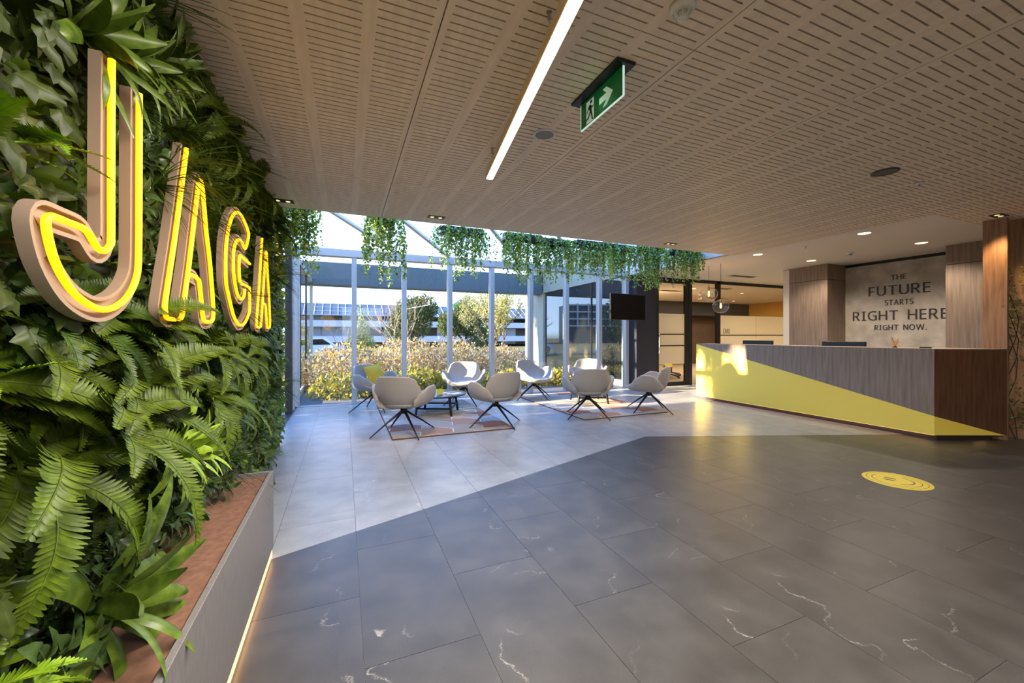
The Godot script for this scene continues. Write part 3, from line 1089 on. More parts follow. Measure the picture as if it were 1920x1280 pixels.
func screen() -> void:
	# timber blade and fins with climbing plants at the right
	for k in 6:
		var u := 7.58 + k * 0.26
		var wide := 0.21 if k == 0 else 0.19
		var b := B.new()
		b.box(Vector3(0, 0, -wide * 0.5), Vector3(0.045, 2.765, wide * 0.5), 0.003)
		var o := obj("timber_fin", b, M.warm_oak)
		o.position = V(u, 0, 2.335 - (0.0 if k == 0 else 0.08))
		tag(o, "wide oak blade at the end of the reception desk" if k == 0 else ["oak fin just behind the wide blade, with climbing plants", "third oak fin from the reception desk", "fourth oak fin from the reception desk", "fifth oak fin from the reception desk", "last oak fin towards the wall"][k - 1], "fin", "oak fins beside the desk")
	var leaf := small_leaf(0.03, 0.022)
	for k in 4:
		var u := 7.72 + k * 0.26
		var t := thing("climbing_plant", ["leafy climber between the wide blade and the next fin", "leafy climber beside the second oak fin", "leafy climber beside the third oak fin", "leafy climber beside the fourth oak fin"][k], "plant", V(u, 0, 2.25), 0.0, "climbers on the fin screen")
		var b := B.new()
		for s in 3:
			var pts := PackedVector3Array()
			for i in 9:
				pts.append(Vector3(sin(i * 1.3 + s * 2.0) * 0.05, i * 0.25, cos(i * 1.1 + s) * 0.06))
			b.tube(pts, [0.005], 5)
		obj("stem", b, M.stem, t)
		var xs := []
		var cs := []
		for i in 950:
			var y := rng.randf_range(0.15, 2.15)
			var dens := 0.5 + 0.5 * sin(y * 5.0 + k)
			if rng.randf() > dens * 0.8 + 0.2: continue
			var a := rng.randf() * TAU
			var rr := rng.randf() ** 0.5 * 0.13
			var q := Basis.from_euler(Vector3(rng.randf_range(-1.2, 0.6), rng.randf() * TAU, rng.randf_range(-0.6, 0.6))).scaled(Vector3.ONE * rng.randf_range(0.8, 1.5))
			xs.append(Transform3D(q, Vector3(cos(a) * rr, y, sin(a) * rr * 1.3)))
			var g := rng.randf()
			cs.append(Color(0.06 + 0.10 * g, 0.10 + 0.12 * g, 0.02 + 0.03 * g))
		many("leaves", leaf, M.tint_leaf, xs, cs, t)

func many(called: String, m: Mesh, material: Material, xs: Array, cs: Array, parent: Node) -> MultiMeshInstance3D:
	var mm := MultiMesh.new()
	mm.transform_format = MultiMesh.TRANSFORM_3D
	mm.use_colors = cs.size() > 0
	mm.mesh = m
	mm.instance_count = xs.size()
	for i in xs.size():
		mm.set_instance_transform(i, xs[i])
		if cs.size(): mm.set_instance_color(i, cs[i])
	var o := MultiMeshInstance3D.new()
	o.multimesh = mm
	o.material_override = material
	o.name = called
	parent.add_child(o, true)
	o.set_meta("kind", "stuff")
	return o
func shell_section(phi: float, R: float, H: float, th: float, y0: float) -> PackedVector3Array:
	# outer skin from the pole to the rim, round the rim, inner skin back to the pole
	var d := Vector3(sin(phi), 0, cos(phi))
	var row := PackedVector3Array()
	var nt := 9
	for i in nt + 1:
		var t := float(i) / nt
		row.append(d * (R * (1.0 - pow(1.0 - t, 2.4))) + Vector3(0, y0 + (H - y0) * pow(t, 1.7), 0))
	row.append(d * (R - th * 0.15) + Vector3(0, H + th * 0.28, 0))
	row.append(d * (R - th * 0.5) + Vector3(0, H + th * 0.4, 0))
	row.append(d * (R - th * 0.85) + Vector3(0, H + th * 0.28, 0))
	for i in nt + 1:
		var t := 1.0 - float(i) / nt
		row.append(d * ((R - th) * (1.0 - pow(1.0 - t, 2.4))) + Vector3(0, y0 + th + (H - y0 - th) * pow(t, 1.7), 0))
	return row

func shell_part(p0: float, p1: float, steps: int, Rt: Array, Ht: Array, th: float, y0: float, outset: float) -> B:
	var rows := []
	for i in steps + 1:
		var ph := lerpf(p0, p1, float(i) / steps)
		var a := absf(ph) if absf(ph) <= 180.0 else 360.0 - absf(ph)
		rows.append(shell_section(deg_to_rad(ph), lerp_table(Rt, a) + outset, lerp_table(Ht, a), th, y0))
	var b := B.new()
	b.grid(rows)
	for e in [0, rows.size() - 1]:
		var r: PackedVector3Array = rows[e]
		var inn: Vector3 = rows[1 if e == 0 else rows.size() - 2][5]
		for k in 10:
			b.face([r[k], r[k + 1], r[r.size() - 2 - k], r[r.size() - 1 - k]], inn)
	return b

func lounge_chair(at: Vector3, facing: float, label: String, first: Node3D) -> Node3D:
	# facing: angle in the (u, v) plane; the base keeps the same turn for all
	var turn := deg_to_rad(facing - 90.0)
	if first:
		var c: Node3D = first.duplicate()
		c.name = numbered("lounge_chair")
		add_child(c)
		c.position = at
		c.rotation.y = turn
		tag(c, label, "chair", "upholstered shell chairs in the lounge")
		var base_turn := deg_to_rad(15.6 - 45.0) - turn
		for k in c.get_children():
			if String(k.name).begins_with("leg") or k.name == "hub": k.rotation.y = base_turn
		return c
	var t := thing("lounge_chair", label, "chair", at, turn, "upholstered shell chairs in the lounge")
	var Rt := [[0, 0.355], [50, 0.365], [80, 0.405], [105, 0.41], [130, 0.375], [180, 0.345]]
	obj("backrest", shell_part(-62, 62, 26, Rt, [[0, 0.775], [32, 0.768], [46, 0.735], [56, 0.65], [62, 0.54]], 0.036, 0.335, 0.0), M.fabric, t)
	obj("arm_shell", shell_part(44, 316, 48, Rt, [[44, 0.46], [58, 0.555], [78, 0.635], [95, 0.64], [112, 0.58], [132, 0.475], [150, 0.43], [180, 0.42]], 0.04, 0.33, 0.012), M.fabric, t)
	var b := B.new()
	b.lathe(PackedVector2Array([Vector2(0, 0.435), Vector2(0.20, 0.437), Vector2(0.265, 0.425), Vector2(0.285, 0.40), Vector2(0.25, 0.375), Vector2(0, 0.37)]), 28)
	var s := obj("seat_cushion", b, M.fabric, t)
	s.position.z = -0.03
	b = B.new()
	b.lathe(PackedVector2Array([Vector2(0, 0.34), Vector2(0.05, 0.338), Vector2(0.045, 0.29), Vector2(0.03, 0.265), Vector2(0, 0.26)]), 14)
	obj("hub", b, M.leg, t)
	for k in 4:
		var a := PI / 4 + k * PI / 2
		var q := Vector3(sin(a), 0, cos(a))
		b = B.new()
		b.tube(PackedVector3Array([q * 0.02 + Vector3(0, 0.305, 0), q * 0.24 + Vector3(0, 0.16, 0), q * 0.455 + Vector3(0, 0.004, 0)]), [0.022, 0.016, 0.009], 8, true, 0.75)
		obj("leg", b, M.leg, t)
	var turn0 := deg_to_rad(15.6 - 45.0) - turn
	for k in t.get_children():
		if String(k.name).begins_with("leg") or k.name == "hub": k.rotation.y = turn0
	return t

func coffee_table(at: Vector3, turn: float, label: String) -> void:
	var t := thing("coffee_table", label, "table", at, turn, "round coffee tables in the lounge")
	var b := B.new()
	b.lathe(PackedVector2Array([Vector2(0, 0.345), Vector2(0.462, 0.345), Vector2(0.47, 0.338), Vector2(0.468, 0.322), Vector2(0.44, 0.315), Vector2(0, 0.315)]), 40)
	obj("table_top", b, M.table, t)
	for k in 4:
		var a := k * PI / 2
		var q := Vector3(sin(a), 0, cos(a))
		b = B.new()
		b.tube(PackedVector3Array([q * 0.355 + Vector3(0, 0.32, 0), q * 0.41 + Vector3(0, 0, 0)]), [0.022, 0.019], 10)
		obj("leg", b, M.leg, t)
		var r := Vector3(sin(a + PI / 2), 0, cos(a + PI / 2))
		b = B.new()
		b.tube(PackedVector3Array([q * 0.385 + Vector3(0, 0.13, 0), r * 0.385 + Vector3(0, 0.13, 0)]), [0.014], 8)
		obj("stretcher", b, M.leg, t)

func rug_texture(sd: int) -> ImageTexture:
	# a field of stretched hexagons in greys, beiges and terracotta, parted by pale lines
	var im := Image.create(400, 640, false, Image.FORMAT_RGB8)
	var cols := [Color(0.56, 0.54, 0.50), Color(0.63, 0.61, 0.57), Color(0.50, 0.50, 0.49), Color(0.66, 0.60, 0.52), Color(0.60, 0.48, 0.40), Color(0.52, 0.35, 0.28), Color(0.58, 0.57, 0.55), Color(0.62, 0.60, 0.57)]
	var n := FastNoiseLite.new()
	n.seed = sd
	n.frequency = 0.4
	for y in 640:
		for x in 400:
			# skewed cells
			var p := Vector2(x / 400.0 * 1.66, y / 640.0 * 2.72)
			var a := p.x * 2.1 + p.y * 0.8
			var c := p.y * 2.6 - p.x * 0.3
			var row := floori(c)
			var aa := a + 0.5 * posmod(row, 2)
			var fc := c - row
			# hexagon-like zigzag between neighbours in a row
			var shift := absf(fc - 0.5) * 0.5
			var cell := floori(aa + shift)
			var fa := aa + shift - cell
			var h := posmod(cell * 37 + row * 91 + sd * 13 + cell * row * 7, 97)
			var q: Color = cols[h % cols.size()]
			if (fa < 0.022 or fa > 0.992) and posmod(cell + row, 3) != 0: q = Color(0.86, 0.85, 0.82)
			q = q * (1.0 + 0.10 * n.get_noise_2d(x, y))
			q.a = 1.0
			im.set_pixel(x, y, q)
	return ImageTexture.create_from_image(im)

func rug(u0: float, v0: float, label: String, sd: int) -> void:
	var t := thing("rug", label, "rug", V(u0, 0, v0), 0.0, "patterned lounge rugs")
	var W := 1.66
	var L := 2.72
	var m := mat(Color(1, 1, 1), 0.95)
	m.albedo_texture = rug_texture(sd)
	var b := B.new()
	var top := 0.012
	b.tri(Vector3(0.012, top, -0.012), Vector3(W - 0.012, top, -L + 0.012), Vector3(W - 0.012, top, -0.012), Vector2(0, 0), Vector2(1, 1), Vector2(1, 0))
	b.tri(Vector3(0.012, top, -0.012), Vector3(0.012, top, -L + 0.012), Vector3(W - 0.012, top, -L + 0.012), Vector2(0, 0), Vector2(0, 1), Vector2(1, 1))
	obj("pile", b, m, t)
	b = B.new()
	b.box(Vector3(0, 0.0, -L), Vector3(W, top - 0.0008, 0), 0.003)
	obj("bound_edge", b, mat(Color(0.34, 0.22, 0.16), 0.9), t)

func lounge() -> void:
	rug(0.545, 5.17, "patterned rug under the coffee table nearest the planted wall", 3)
	rug(3.40, 5.26, "patterned rug under the coffee table nearest the reception", 8)
	var first: Node3D = null
	for q in [[0.73, 5.49, 58.0, "shell chair seen from behind, nearest the planted wall"], [2.04, 5.52, 108.0, "shell chair seen from behind on the right edge of the left rug"], [3.62, 5.51, 72.0, "shell chair seen from behind on the front edge of the right rug"], [4.84, 5.48, 130.0, "shell chair side-on, nearest the reception desk"], [3.60, 7.46, 282.0, "pale shell chair facing the camera at the left rear of the right rug"], [0.50, 7.37, 312.0, "shell chair by the window holding a yellow cushion"], [2.10, 7.42, 253.0, "pale shell chair facing the camera from behind the left coffee table"], [4.86, 7.40, 232.0, "pale sun-dappled shell chair facing the camera, behind the right rug's front chair"]]:
		var c := lounge_chair(V(q[0], 0, q[1]), q[2], q[3], first)
		if first == null: first = c
	coffee_table(V(1.43, 0.0, 6.66), 0.35, "round black coffee table with a magazine, left rug")
	coffee_table(V(4.40, 0.0, 6.66), 0.5, "round black coffee table half hidden behind a chair, right rug")
	# cushion on the window chair
	var cu := thing("cushion", "square mustard yellow cushion on the chair by the window", "cushion", V(0.50, 0.60, 7.40))
	var b := B.new()
	var rows := []
	for i in 13:
		var row := PackedVector3Array()
		for j in 24:
			var x := -1.0 + 2.0 * i / 12.0
			var a := TAU * j / 24.0
			# a flattened square pillow: rings along x
			var hh := 0.20 * (1.0 - 0.06 * (1.0 - x * x))
			var puff := 0.075 * pow(maxf(0.0, 1.0 - pow(absf(x), 3.0)), 0.6)
			var s := signf(sin(a)) * pow(absf(sin(a)), 0.55)
			var c := cos(a)
			row.append(Vector3(x * 0.20 * (1.0 - 0.06 * (1.0 - c * c)), hh * c, puff * s * sqrt(maxf(0.0, 1.0 - pow(absf(c), 4.0))) if absf(c) < 1.0 else 0.0))
		rows.append(row)
	b.grid(rows, false, true)
	obj("cover", b, M.pillow, cu)
	b = B.new()
	b.tube(PackedVector3Array([Vector3(-0.2, -0.2, 0), Vector3(-0.195, 0, 0), Vector3(-0.2, 0.2, 0), Vector3(0, 0.195, 0), Vector3(0.2, 0.2, 0), Vector3(0.195, 0, 0), Vector3(0.2, -0.2, 0), Vector3(0, -0.195, 0), Vector3(-0.2, -0.2, 0)]), [0.004], 5)
	obj("piping", b, M.pillow, cu)
	cu.rotation = Vector3(-0.35, deg_to_rad(312.0 - 90.0) + PI, 0.12)
	# small things on the first table
	var bk := thing("magazine", "white magazine lying on the left coffee table", "magazine", V(1.66, 0.345, 6.52), 0.5)
	b = B.new()
	b.box(Vector3(-0.11, 0, -0.15), Vector3(0.11, 0.006, 0.15), 0.001)
	obj("pages", b, M.white_plastic, bk)
	b = B.new()
	b.box(Vector3(-0.09, 0.006, -0.12), Vector3(0.08, 0.0066, 0.02))
	obj("cover_picture", b, mat(Color(0.45, 0.42, 0.44), 0.4), bk)
	bk = thing("flyer_holder", "small yellow-green card stand on the left coffee table", "card stand", V(1.44, 0.345, 6.50), 0.35)
	b = B.new()
	b.T = Transform3D(Basis(Vector3.RIGHT, -0.25), Vector3.ZERO)
	b.box(Vector3(-0.055, 0.0, -0.003), Vector3(0.055, 0.09, 0.003), 0.001)
	obj("card", b, mat(Color(0.72, 0.74, 0.12), 0.5), bk)
	b = B.new()
	b.box(Vector3(-0.055, 0.0, -0.05), Vector3(0.055, 0.004, 0.02), 0.001)
	obj("foot", b, M.white_plastic, bk)
	# yellow cloth lying over the chair back near the desk
	var y := thing("yellow_scarf", "crumpled yellow cloth on the chair beside the reception desk", "cloth", V(5.07, 0.775, 5.27))
	b = B.new()
	for k in 5:
		b.tube(PackedVector3Array([Vector3(-0.08 + k * 0.03, -0.01, 0.05), Vector3(-0.06 + k * 0.03, 0.03 + 0.012 * sin(k * 2.0), 0.0), Vector3(-0.07 + k * 0.035, 0.0, -0.06)]), [0.012, 0.02, 0.01], 7)
	obj("folds", b, M.pillow, y)

func fittings() -> void:
	# exit sign: black ceiling plate, clear lit panel in the plane u = 1.38, readable from the planted wall's side
	var t := thing("exit_sign", "green running-man exit sign with an arrow under the timber ceiling", "exit sign", V(1.385, 2.77, 1.97))
	var b := B.new()
	b.box(Vector3(-0.062, -0.018, -0.235), Vector3(0.062, 0.0, 0.235), 0.004)
	obj("ceiling_plate", b, M.black, t)
	# local panel: x' along -v (to the right as read), y up
	var fb := Basis(Vector3(0, 0, 1), Vector3.UP, Vector3(-1, 0, 0))
	var green := glow(Color(0.06, 0.36, 0.17), 0.14)
	green.roughness = 0.25
	var edge := glow(Color(0.78, 0.90, 0.86), 0.5)
	var pale := glow(Color(0.80, 0.88, 0.84), 0.15)
	var hw := 0.205
	var lo := -0.175
	b = B.new()
	b.T = Transform3D(fb, Vector3.ZERO)
	b.box(Vector3(-hw, lo, -0.004), Vector3(hw, -0.018, 0.004))
	obj("lit_panel", b, green, t)
	b = B.new()
	b.T = Transform3D(fb, Vector3.ZERO)
	b.box(Vector3(-hw - 0.004, lo - 0.005, -0.005), Vector3(hw + 0.004, lo, 0.005))
	b.box(Vector3(-hw - 0.004, lo, -0.005), Vector3(-hw, -0.018, 0.005))
	b.box(Vector3(hw, lo, -0.005), Vector3(hw + 0.006, -0.018, 0.005))
	obj("glass_edge", b, edge, t)
	var y0 := lo + 0.012
	b = B.new()
	b.T = Transform3D(fb, -Vector3(0.0042, 0, 0))
	b.prism(PackedVector2Array([Vector2(-0.145, lo + 0.006), Vector2(-0.065, lo + 0.006), Vector2(-0.065, -0.035), Vector2(-0.145, -0.035)]), 0.001)
	obj("door_mark", b, pale, t)
	b = B.new()
	b.T = Transform3D(fb, -Vector3(0.0042, 0, 0))
	var cy := -0.10
	b.prism(PackedVector2Array([Vector2(-0.01, cy - 0.018), Vector2(0.06, cy - 0.018), Vector2(0.025, cy - 0.052), Vector2(0.062, cy - 0.052), Vector2(0.12, cy), Vector2(0.062, cy + 0.052), Vector2(0.025, cy + 0.052), Vector2(0.06, cy + 0.018), Vector2(-0.01, cy + 0.018)]), 0.001)
	obj("arrow_mark", b, pale, t)
	b = B.new()
	b.T = Transform3D(fb, -Vector3(0.0054, 0, 0))
	var head := PackedVector2Array()
	for k in 12: head.append(Vector2(-0.092 + 0.0105 * cos(TAU * k / 12), -0.052 + 0.0105 * sin(TAU * k / 12)))
	b.prism(head, 0.001)
	# body, arms and striding legs
	b.prism(PackedVector2Array([Vector2(-0.116, -0.068), Vector2(-0.098, -0.066), Vector2(-0.086, -0.104), Vector2(-0.102, -0.112), Vector2(-0.114, -0.09)]), 0.001)
	b.prism(PackedVector2Array([Vector2(-0.1, -0.066), Vector2(-0.094, -0.07), Vector2(-0.082, -0.086), Vector2(-0.067, -0.08), Vector2(-0.067, -0.088), Vector2(-0.084, -0.096), Vector2(-0.1, -0.078)]), 0.001)
	b.prism(PackedVector2Array([Vector2(-0.114, -0.068), Vector2(-0.128, -0.084), Vector2(-0.138, -0.106), Vector2(-0.132, -0.108), Vector2(-0.122, -0.092), Vector2(-0.11, -0.08)]), 0.001)
	b.prism(PackedVector2Array([Vector2(-0.102, -0.108), Vector2(-0.088, -0.102), Vector2(-0.080, -0.128), Vector2(-0.074, -0.158), Vector2(-0.066, -0.162), Vector2(-0.068, -0.167), Vector2(-0.084, -0.163), Vector2(-0.092, -0.132)]), 0.001)
	b.prism(PackedVector2Array([Vector2(-0.106, -0.108), Vector2(-0.094, -0.112), Vector2(-0.116, -0.142), Vector2(-0.146, -0.150), Vector2(-0.152, -0.162), Vector2(-0.158, -0.158), Vector2(-0.150, -0.142), Vector2(-0.124, -0.132)]), 0.001)
	obj("running_figure", b, mat(Color(0.03, 0.22, 0.09), 0.4), t)
	lamp(V(1.36, 2.66, 1.97), Color(0.55, 0.9, 0.65), 0.0025, 0.08)
	# round speaker with a pale rim
	ceiling_disc("ceiling_speaker", "round pale speaker grille in the timber ceiling beside the linear lamp", V(1.35, 2.77, 2.62), 0.085, M.white_plastic, M.grille)
	ceiling_disc("ceiling_speaker", "round black grille in the timber ceiling above the charcoal floor", V(4.48, 2.77, 2.04), 0.10, M.black, M.black)
	# smoke detectors
	for q in [[V(1.39, 2.77, 1.36), "white smoke detector with an open cage near the top edge of the view"], [V(8.4, 2.80, 4.33), "white smoke detector on the white reception ceiling"]]:
		var d := thing("smoke_detector", q[1], "smoke detector", q[0])
		b = B.new()
		b.lathe(PackedVector2Array([Vector2(0, 0), Vector2(0.055, 0), Vector2(0.055, -0.018), Vector2(0.04, -0.03), Vector2(0, -0.03)]), 20)
		obj("base", b, M.white_plastic, d)
		for k in 8:
			var a := TAU * k / 8
			b = B.new()
			b.tube(PackedVector3Array([Vector3(cos(a) * 0.04, -0.028, sin(a) * 0.04), Vector3(cos(a) * 0.034, -0.05, sin(a) * 0.034), Vector3(cos(a) * 0.022, -0.058, sin(a) * 0.022)]), [0.003], 5)
			obj("cage_rib", b, M.white_plastic, d)
		b = B.new()
		b.lathe(PackedVector2Array([Vector2(0, -0.066), Vector2(0.018, -0.062), Vector2(0.026, -0.055), Vector2(0.022, -0.03), Vector2(0, -0.03)]), 14)
		obj("sensor", b, M.white_plastic, d)
	for q in [[V(5.11, 2.77, 2.06), "white sprinkler head in the timber ceiling right of the black grille"], [V(7.15, 2.80, 4.33), "small sprinkler head in the white reception ceiling"]]:
		var d := thing("sprinkler", q[1], "sprinkler", q[0])
		b = B.new()
		b.lathe(PackedVector2Array([Vector2(0, 0), Vector2(0.042, 0), Vector2(0.036, -0.012), Vector2(0.012, -0.016), Vector2(0, -0.016)]), 16)
		obj("rosette", b, M.white_plastic, d)
		b = B.new()
		b.lathe(PackedVector2Array([Vector2(0, -0.014), Vector2(0.006, -0.014), Vector2(0.006, -0.03), Vector2(0.016, -0.032), Vector2(0, -0.034)]), 10)
		obj("nozzle", b, M.steel, d)
	# recessed twin spots in the timber ceiling
	for q in [[V(1.05, 2.77, 4.96), "recessed twin spotlight at the ceiling edge above the left rug", V(1.2, 0, 5.6)], [V(4.82, 2.77, 4.96), "recessed twin spotlight at the ceiling edge above the right rug", V(4.6, 0, 5.6)], [V(7.38, 2.77, 2.24), "recessed twin spotlight above the oak blade", V(7.62, 1.0, 2.36)], [V(-0.62, 2.77, 5.0), "recessed twin spotlight at the ceiling edge beside the planted wall", V(-0.6, 0, 5.2)]]:
		var d := thing("twin_spotlight", q[1], "light", q[0], 0.0, "twin spotlights in the timber ceiling")
		b = B.new()
		b.box(Vector3(-0.105, -0.006, -0.055), Vector3(0.105, 0.0, 0.055), 0.002)
		obj("frame", b, M.black, d)
		for s in [-1, 1]:
			b = B.new()
			b.lathe(PackedVector2Array([Vector2(0, -0.010), Vector2(0.02, -0.008), Vector2(0.026, -0.005)]), 16)
			var l := obj("spot_lens", b, M.lit_spot, d)
			l.position.x = s * 0.05
		var p: Vector3 = q[0]
		spot(p + Vector3(0, -0.03, 0), q[2], Color(1.0, 0.82, 0.58), 1.3 if p.x > 7.0 else 2.2, 34.0, 0.05)
	for q in [[7.04, 3.45, "downlight in the white ceiling nearest the timber ceiling's inner corner"], [8.62, 3.45, "downlight in the white ceiling above the lettering"], [7.06, 5.11, "downlight in the white ceiling at the far left, by the ceiling edge"], [8.63, 5.12, "downlight in the white ceiling above the left timber box"]]:
		downlight(V(q[0], 2.80, q[1]), q[2], "downlights above the reception", 2.8, 0.075)
	vent(V(9.25, 2.80, 7.1), "slotted air vent in the white ceiling before the meeting room glass")
	# screen on the pier
	var tv := thing("wall_screen", "black flat screen switched off, mounted beside the dark pier", "television", V(6.06, 1.96, 7.55), 0.16)
	b = B.new()
	b.box(Vector3(-0.575, -0.30, -0.02), Vector3(0.575, 0.30, 0.02), 0.006)
	obj("housing", b, M.black, tv)
	b = B.new()
	b.box(Vector3(-0.562, -0.287, 0.02), Vector3(0.562, 0.287, 0.0225))
	obj("screen", b, screen_black(), tv)
	b = B.new()
	b.tube(PackedVector3Array([Vector3(0.2, 0, -0.02), Vector3(0.45, 0, -0.22), Vector3(0.72, 0, -0.48)]), [0.03], 8)
	obj("bracket_arm", b, M.black, tv)
	# two glass globe pendants by the desk's far end
	var gg := mat(Color(0.2, 0.22, 0.25, 0.05), 0.0)
	gg.transparency = BaseMaterial3D.TRANSPARENCY_ALPHA
	for q in [[V(7.25, 2.19, 6.36), 0.175, "higher clear glass globe pendant above the desk's far end"], [V(7.25, 1.91, 6.06), 0.155, "lower clear glass globe pendant above the desk's far end"]]:
		var d := thing("globe_pendant", q[2], "lamp", q[0], 0.0, "glass globe pendants by the desk")
		var r: float = q[1]
		b = B.new()
		var prof := PackedVector2Array()
		for k in 19:
			var a := lerpf(-PI / 2, PI / 2 - 0.16, k / 18.0)
			prof.append(Vector2(cos(a) * r * (1.0 + 0.03 * sin(a * 5.0)), sin(a) * r * 0.9))
		b.lathe(prof, 32)
		obj("glass_globe", b, gg, d)
		b = B.new()
		b.lathe(PackedVector2Array([Vector2(0, r * 1.02), Vector2(0.012, r * 1.0), Vector2(0.024, r * 0.86), Vector2(0.022, r * 0.45), Vector2(0, r * 0.43)]), 14)
		obj("socket", b, mat(Color(0.72, 0.56, 0.34), 0.3, 0.8), d)
		b = B.new()
		b.lathe(PackedVector2Array([Vector2(0, -r * 0.3), Vector2(0.016, -r * 0.2), Vector2(0.022, 0.0), Vector2(0.012, r * 0.42), Vector2(0, r * 0.43)]), 12)
		obj("bulb", b, glow(Color(1.0, 0.78, 0.45), 2.2), d)
		b = B.new()
		b.tube(PackedVector3Array([Vector3(0, r, 0), Vector3(0, 2.80 - q[0].y, 0)]), [0.0035], 6)
		obj("cord", b, M.black, d)
		lamp(q[0], Color(1.0, 0.78, 0.5), 0.08, 0.02)
	# smiling floor sticker
	var s := thing("floor_sticker", "round yellow smiley sticker on the charcoal floor tiles", "sticker", V(4.575, 0.0, 2.0))
	b = B.new()
	b.lathe(PackedVector2Array([Vector2(0, 0.0014), Vector2(0.235, 0.0014), Vector2(0.236, 0.0)]), 48)
	obj("disc", b, mat(Color(0.90, 0.80, 0.22), 0.45), s)
	var ink := mat(Color(0.30, 0.24, 0.05), 0.5)
	var arcs := [["ring_line", 0.205, 0.0, TAU, 0.0022], ["inner_ring_line", 0.165, 0.2, TAU - 1.0, 0.003], ["smile", 0.115, 0.25, PI - 0.25, 0.005]]
	for q in arcs:
		b = B.new()
		var seg := 40
		for k in seg:
			var a0: float = lerpf(q[2], q[3], float(k) / seg)
			var a1: float = lerpf(q[2], q[3], float(k + 1) / seg)
			var r0: float = q[1] - q[4]
			var r1: float = q[1] + q[4]
			b.quad(Vector3(cos(a0) * r0, 0.002, sin(a0) * r0), Vector3(cos(a1) * r0, 0.002, sin(a1) * r0), Vector3(cos(a1) * r1, 0.002, sin(a1) * r1), Vector3(cos(a0) * r1, 0.002, sin(a0) * r1))
		var o := obj(q[0], b, ink, s)
		o.rotation.y = deg_to_rad(22.0)
	for x in [-0.03, 0.03]:
		b = B.new()
		var pts := PackedVector2Array()
		for k in 14: pts.append(Vector2(x + 0.013 * cos(TAU * k / 14), 0.045 + 0.042 * sin(TAU * k / 14)))
		b.T = Transform3D(Basis(Vector3.RIGHT, Vector3(0, 0, -1), Vector3.UP), Vector3(0, 0.0015, 0))
		b.prism(pts, 0.0007)
		var o := obj("eye", b, ink, s)
		o.rotation.y = deg_to_rad(22.0)

func ceiling_disc(called: String, label: String, at: Vector3, r: float, rim: Material, face: Material) -> void:
	var t := thing(called, label, "speaker", at)
	var b := B.new()
	b.lathe(PackedVector2Array([Vector2(r * 0.78, -0.004), Vector2(r * 0.86, -0.009), Vector2(r, -0.005), Vector2(r, 0.0)]), 32)
	obj("rim", b, rim, t)
	b = B.new()
	b.lathe(PackedVector2Array([Vector2(0, -0.006), Vector2(r * 0.5, -0.0055), Vector2(r * 0.79, -0.004)]), 32)
	obj("grille", b, face, t)

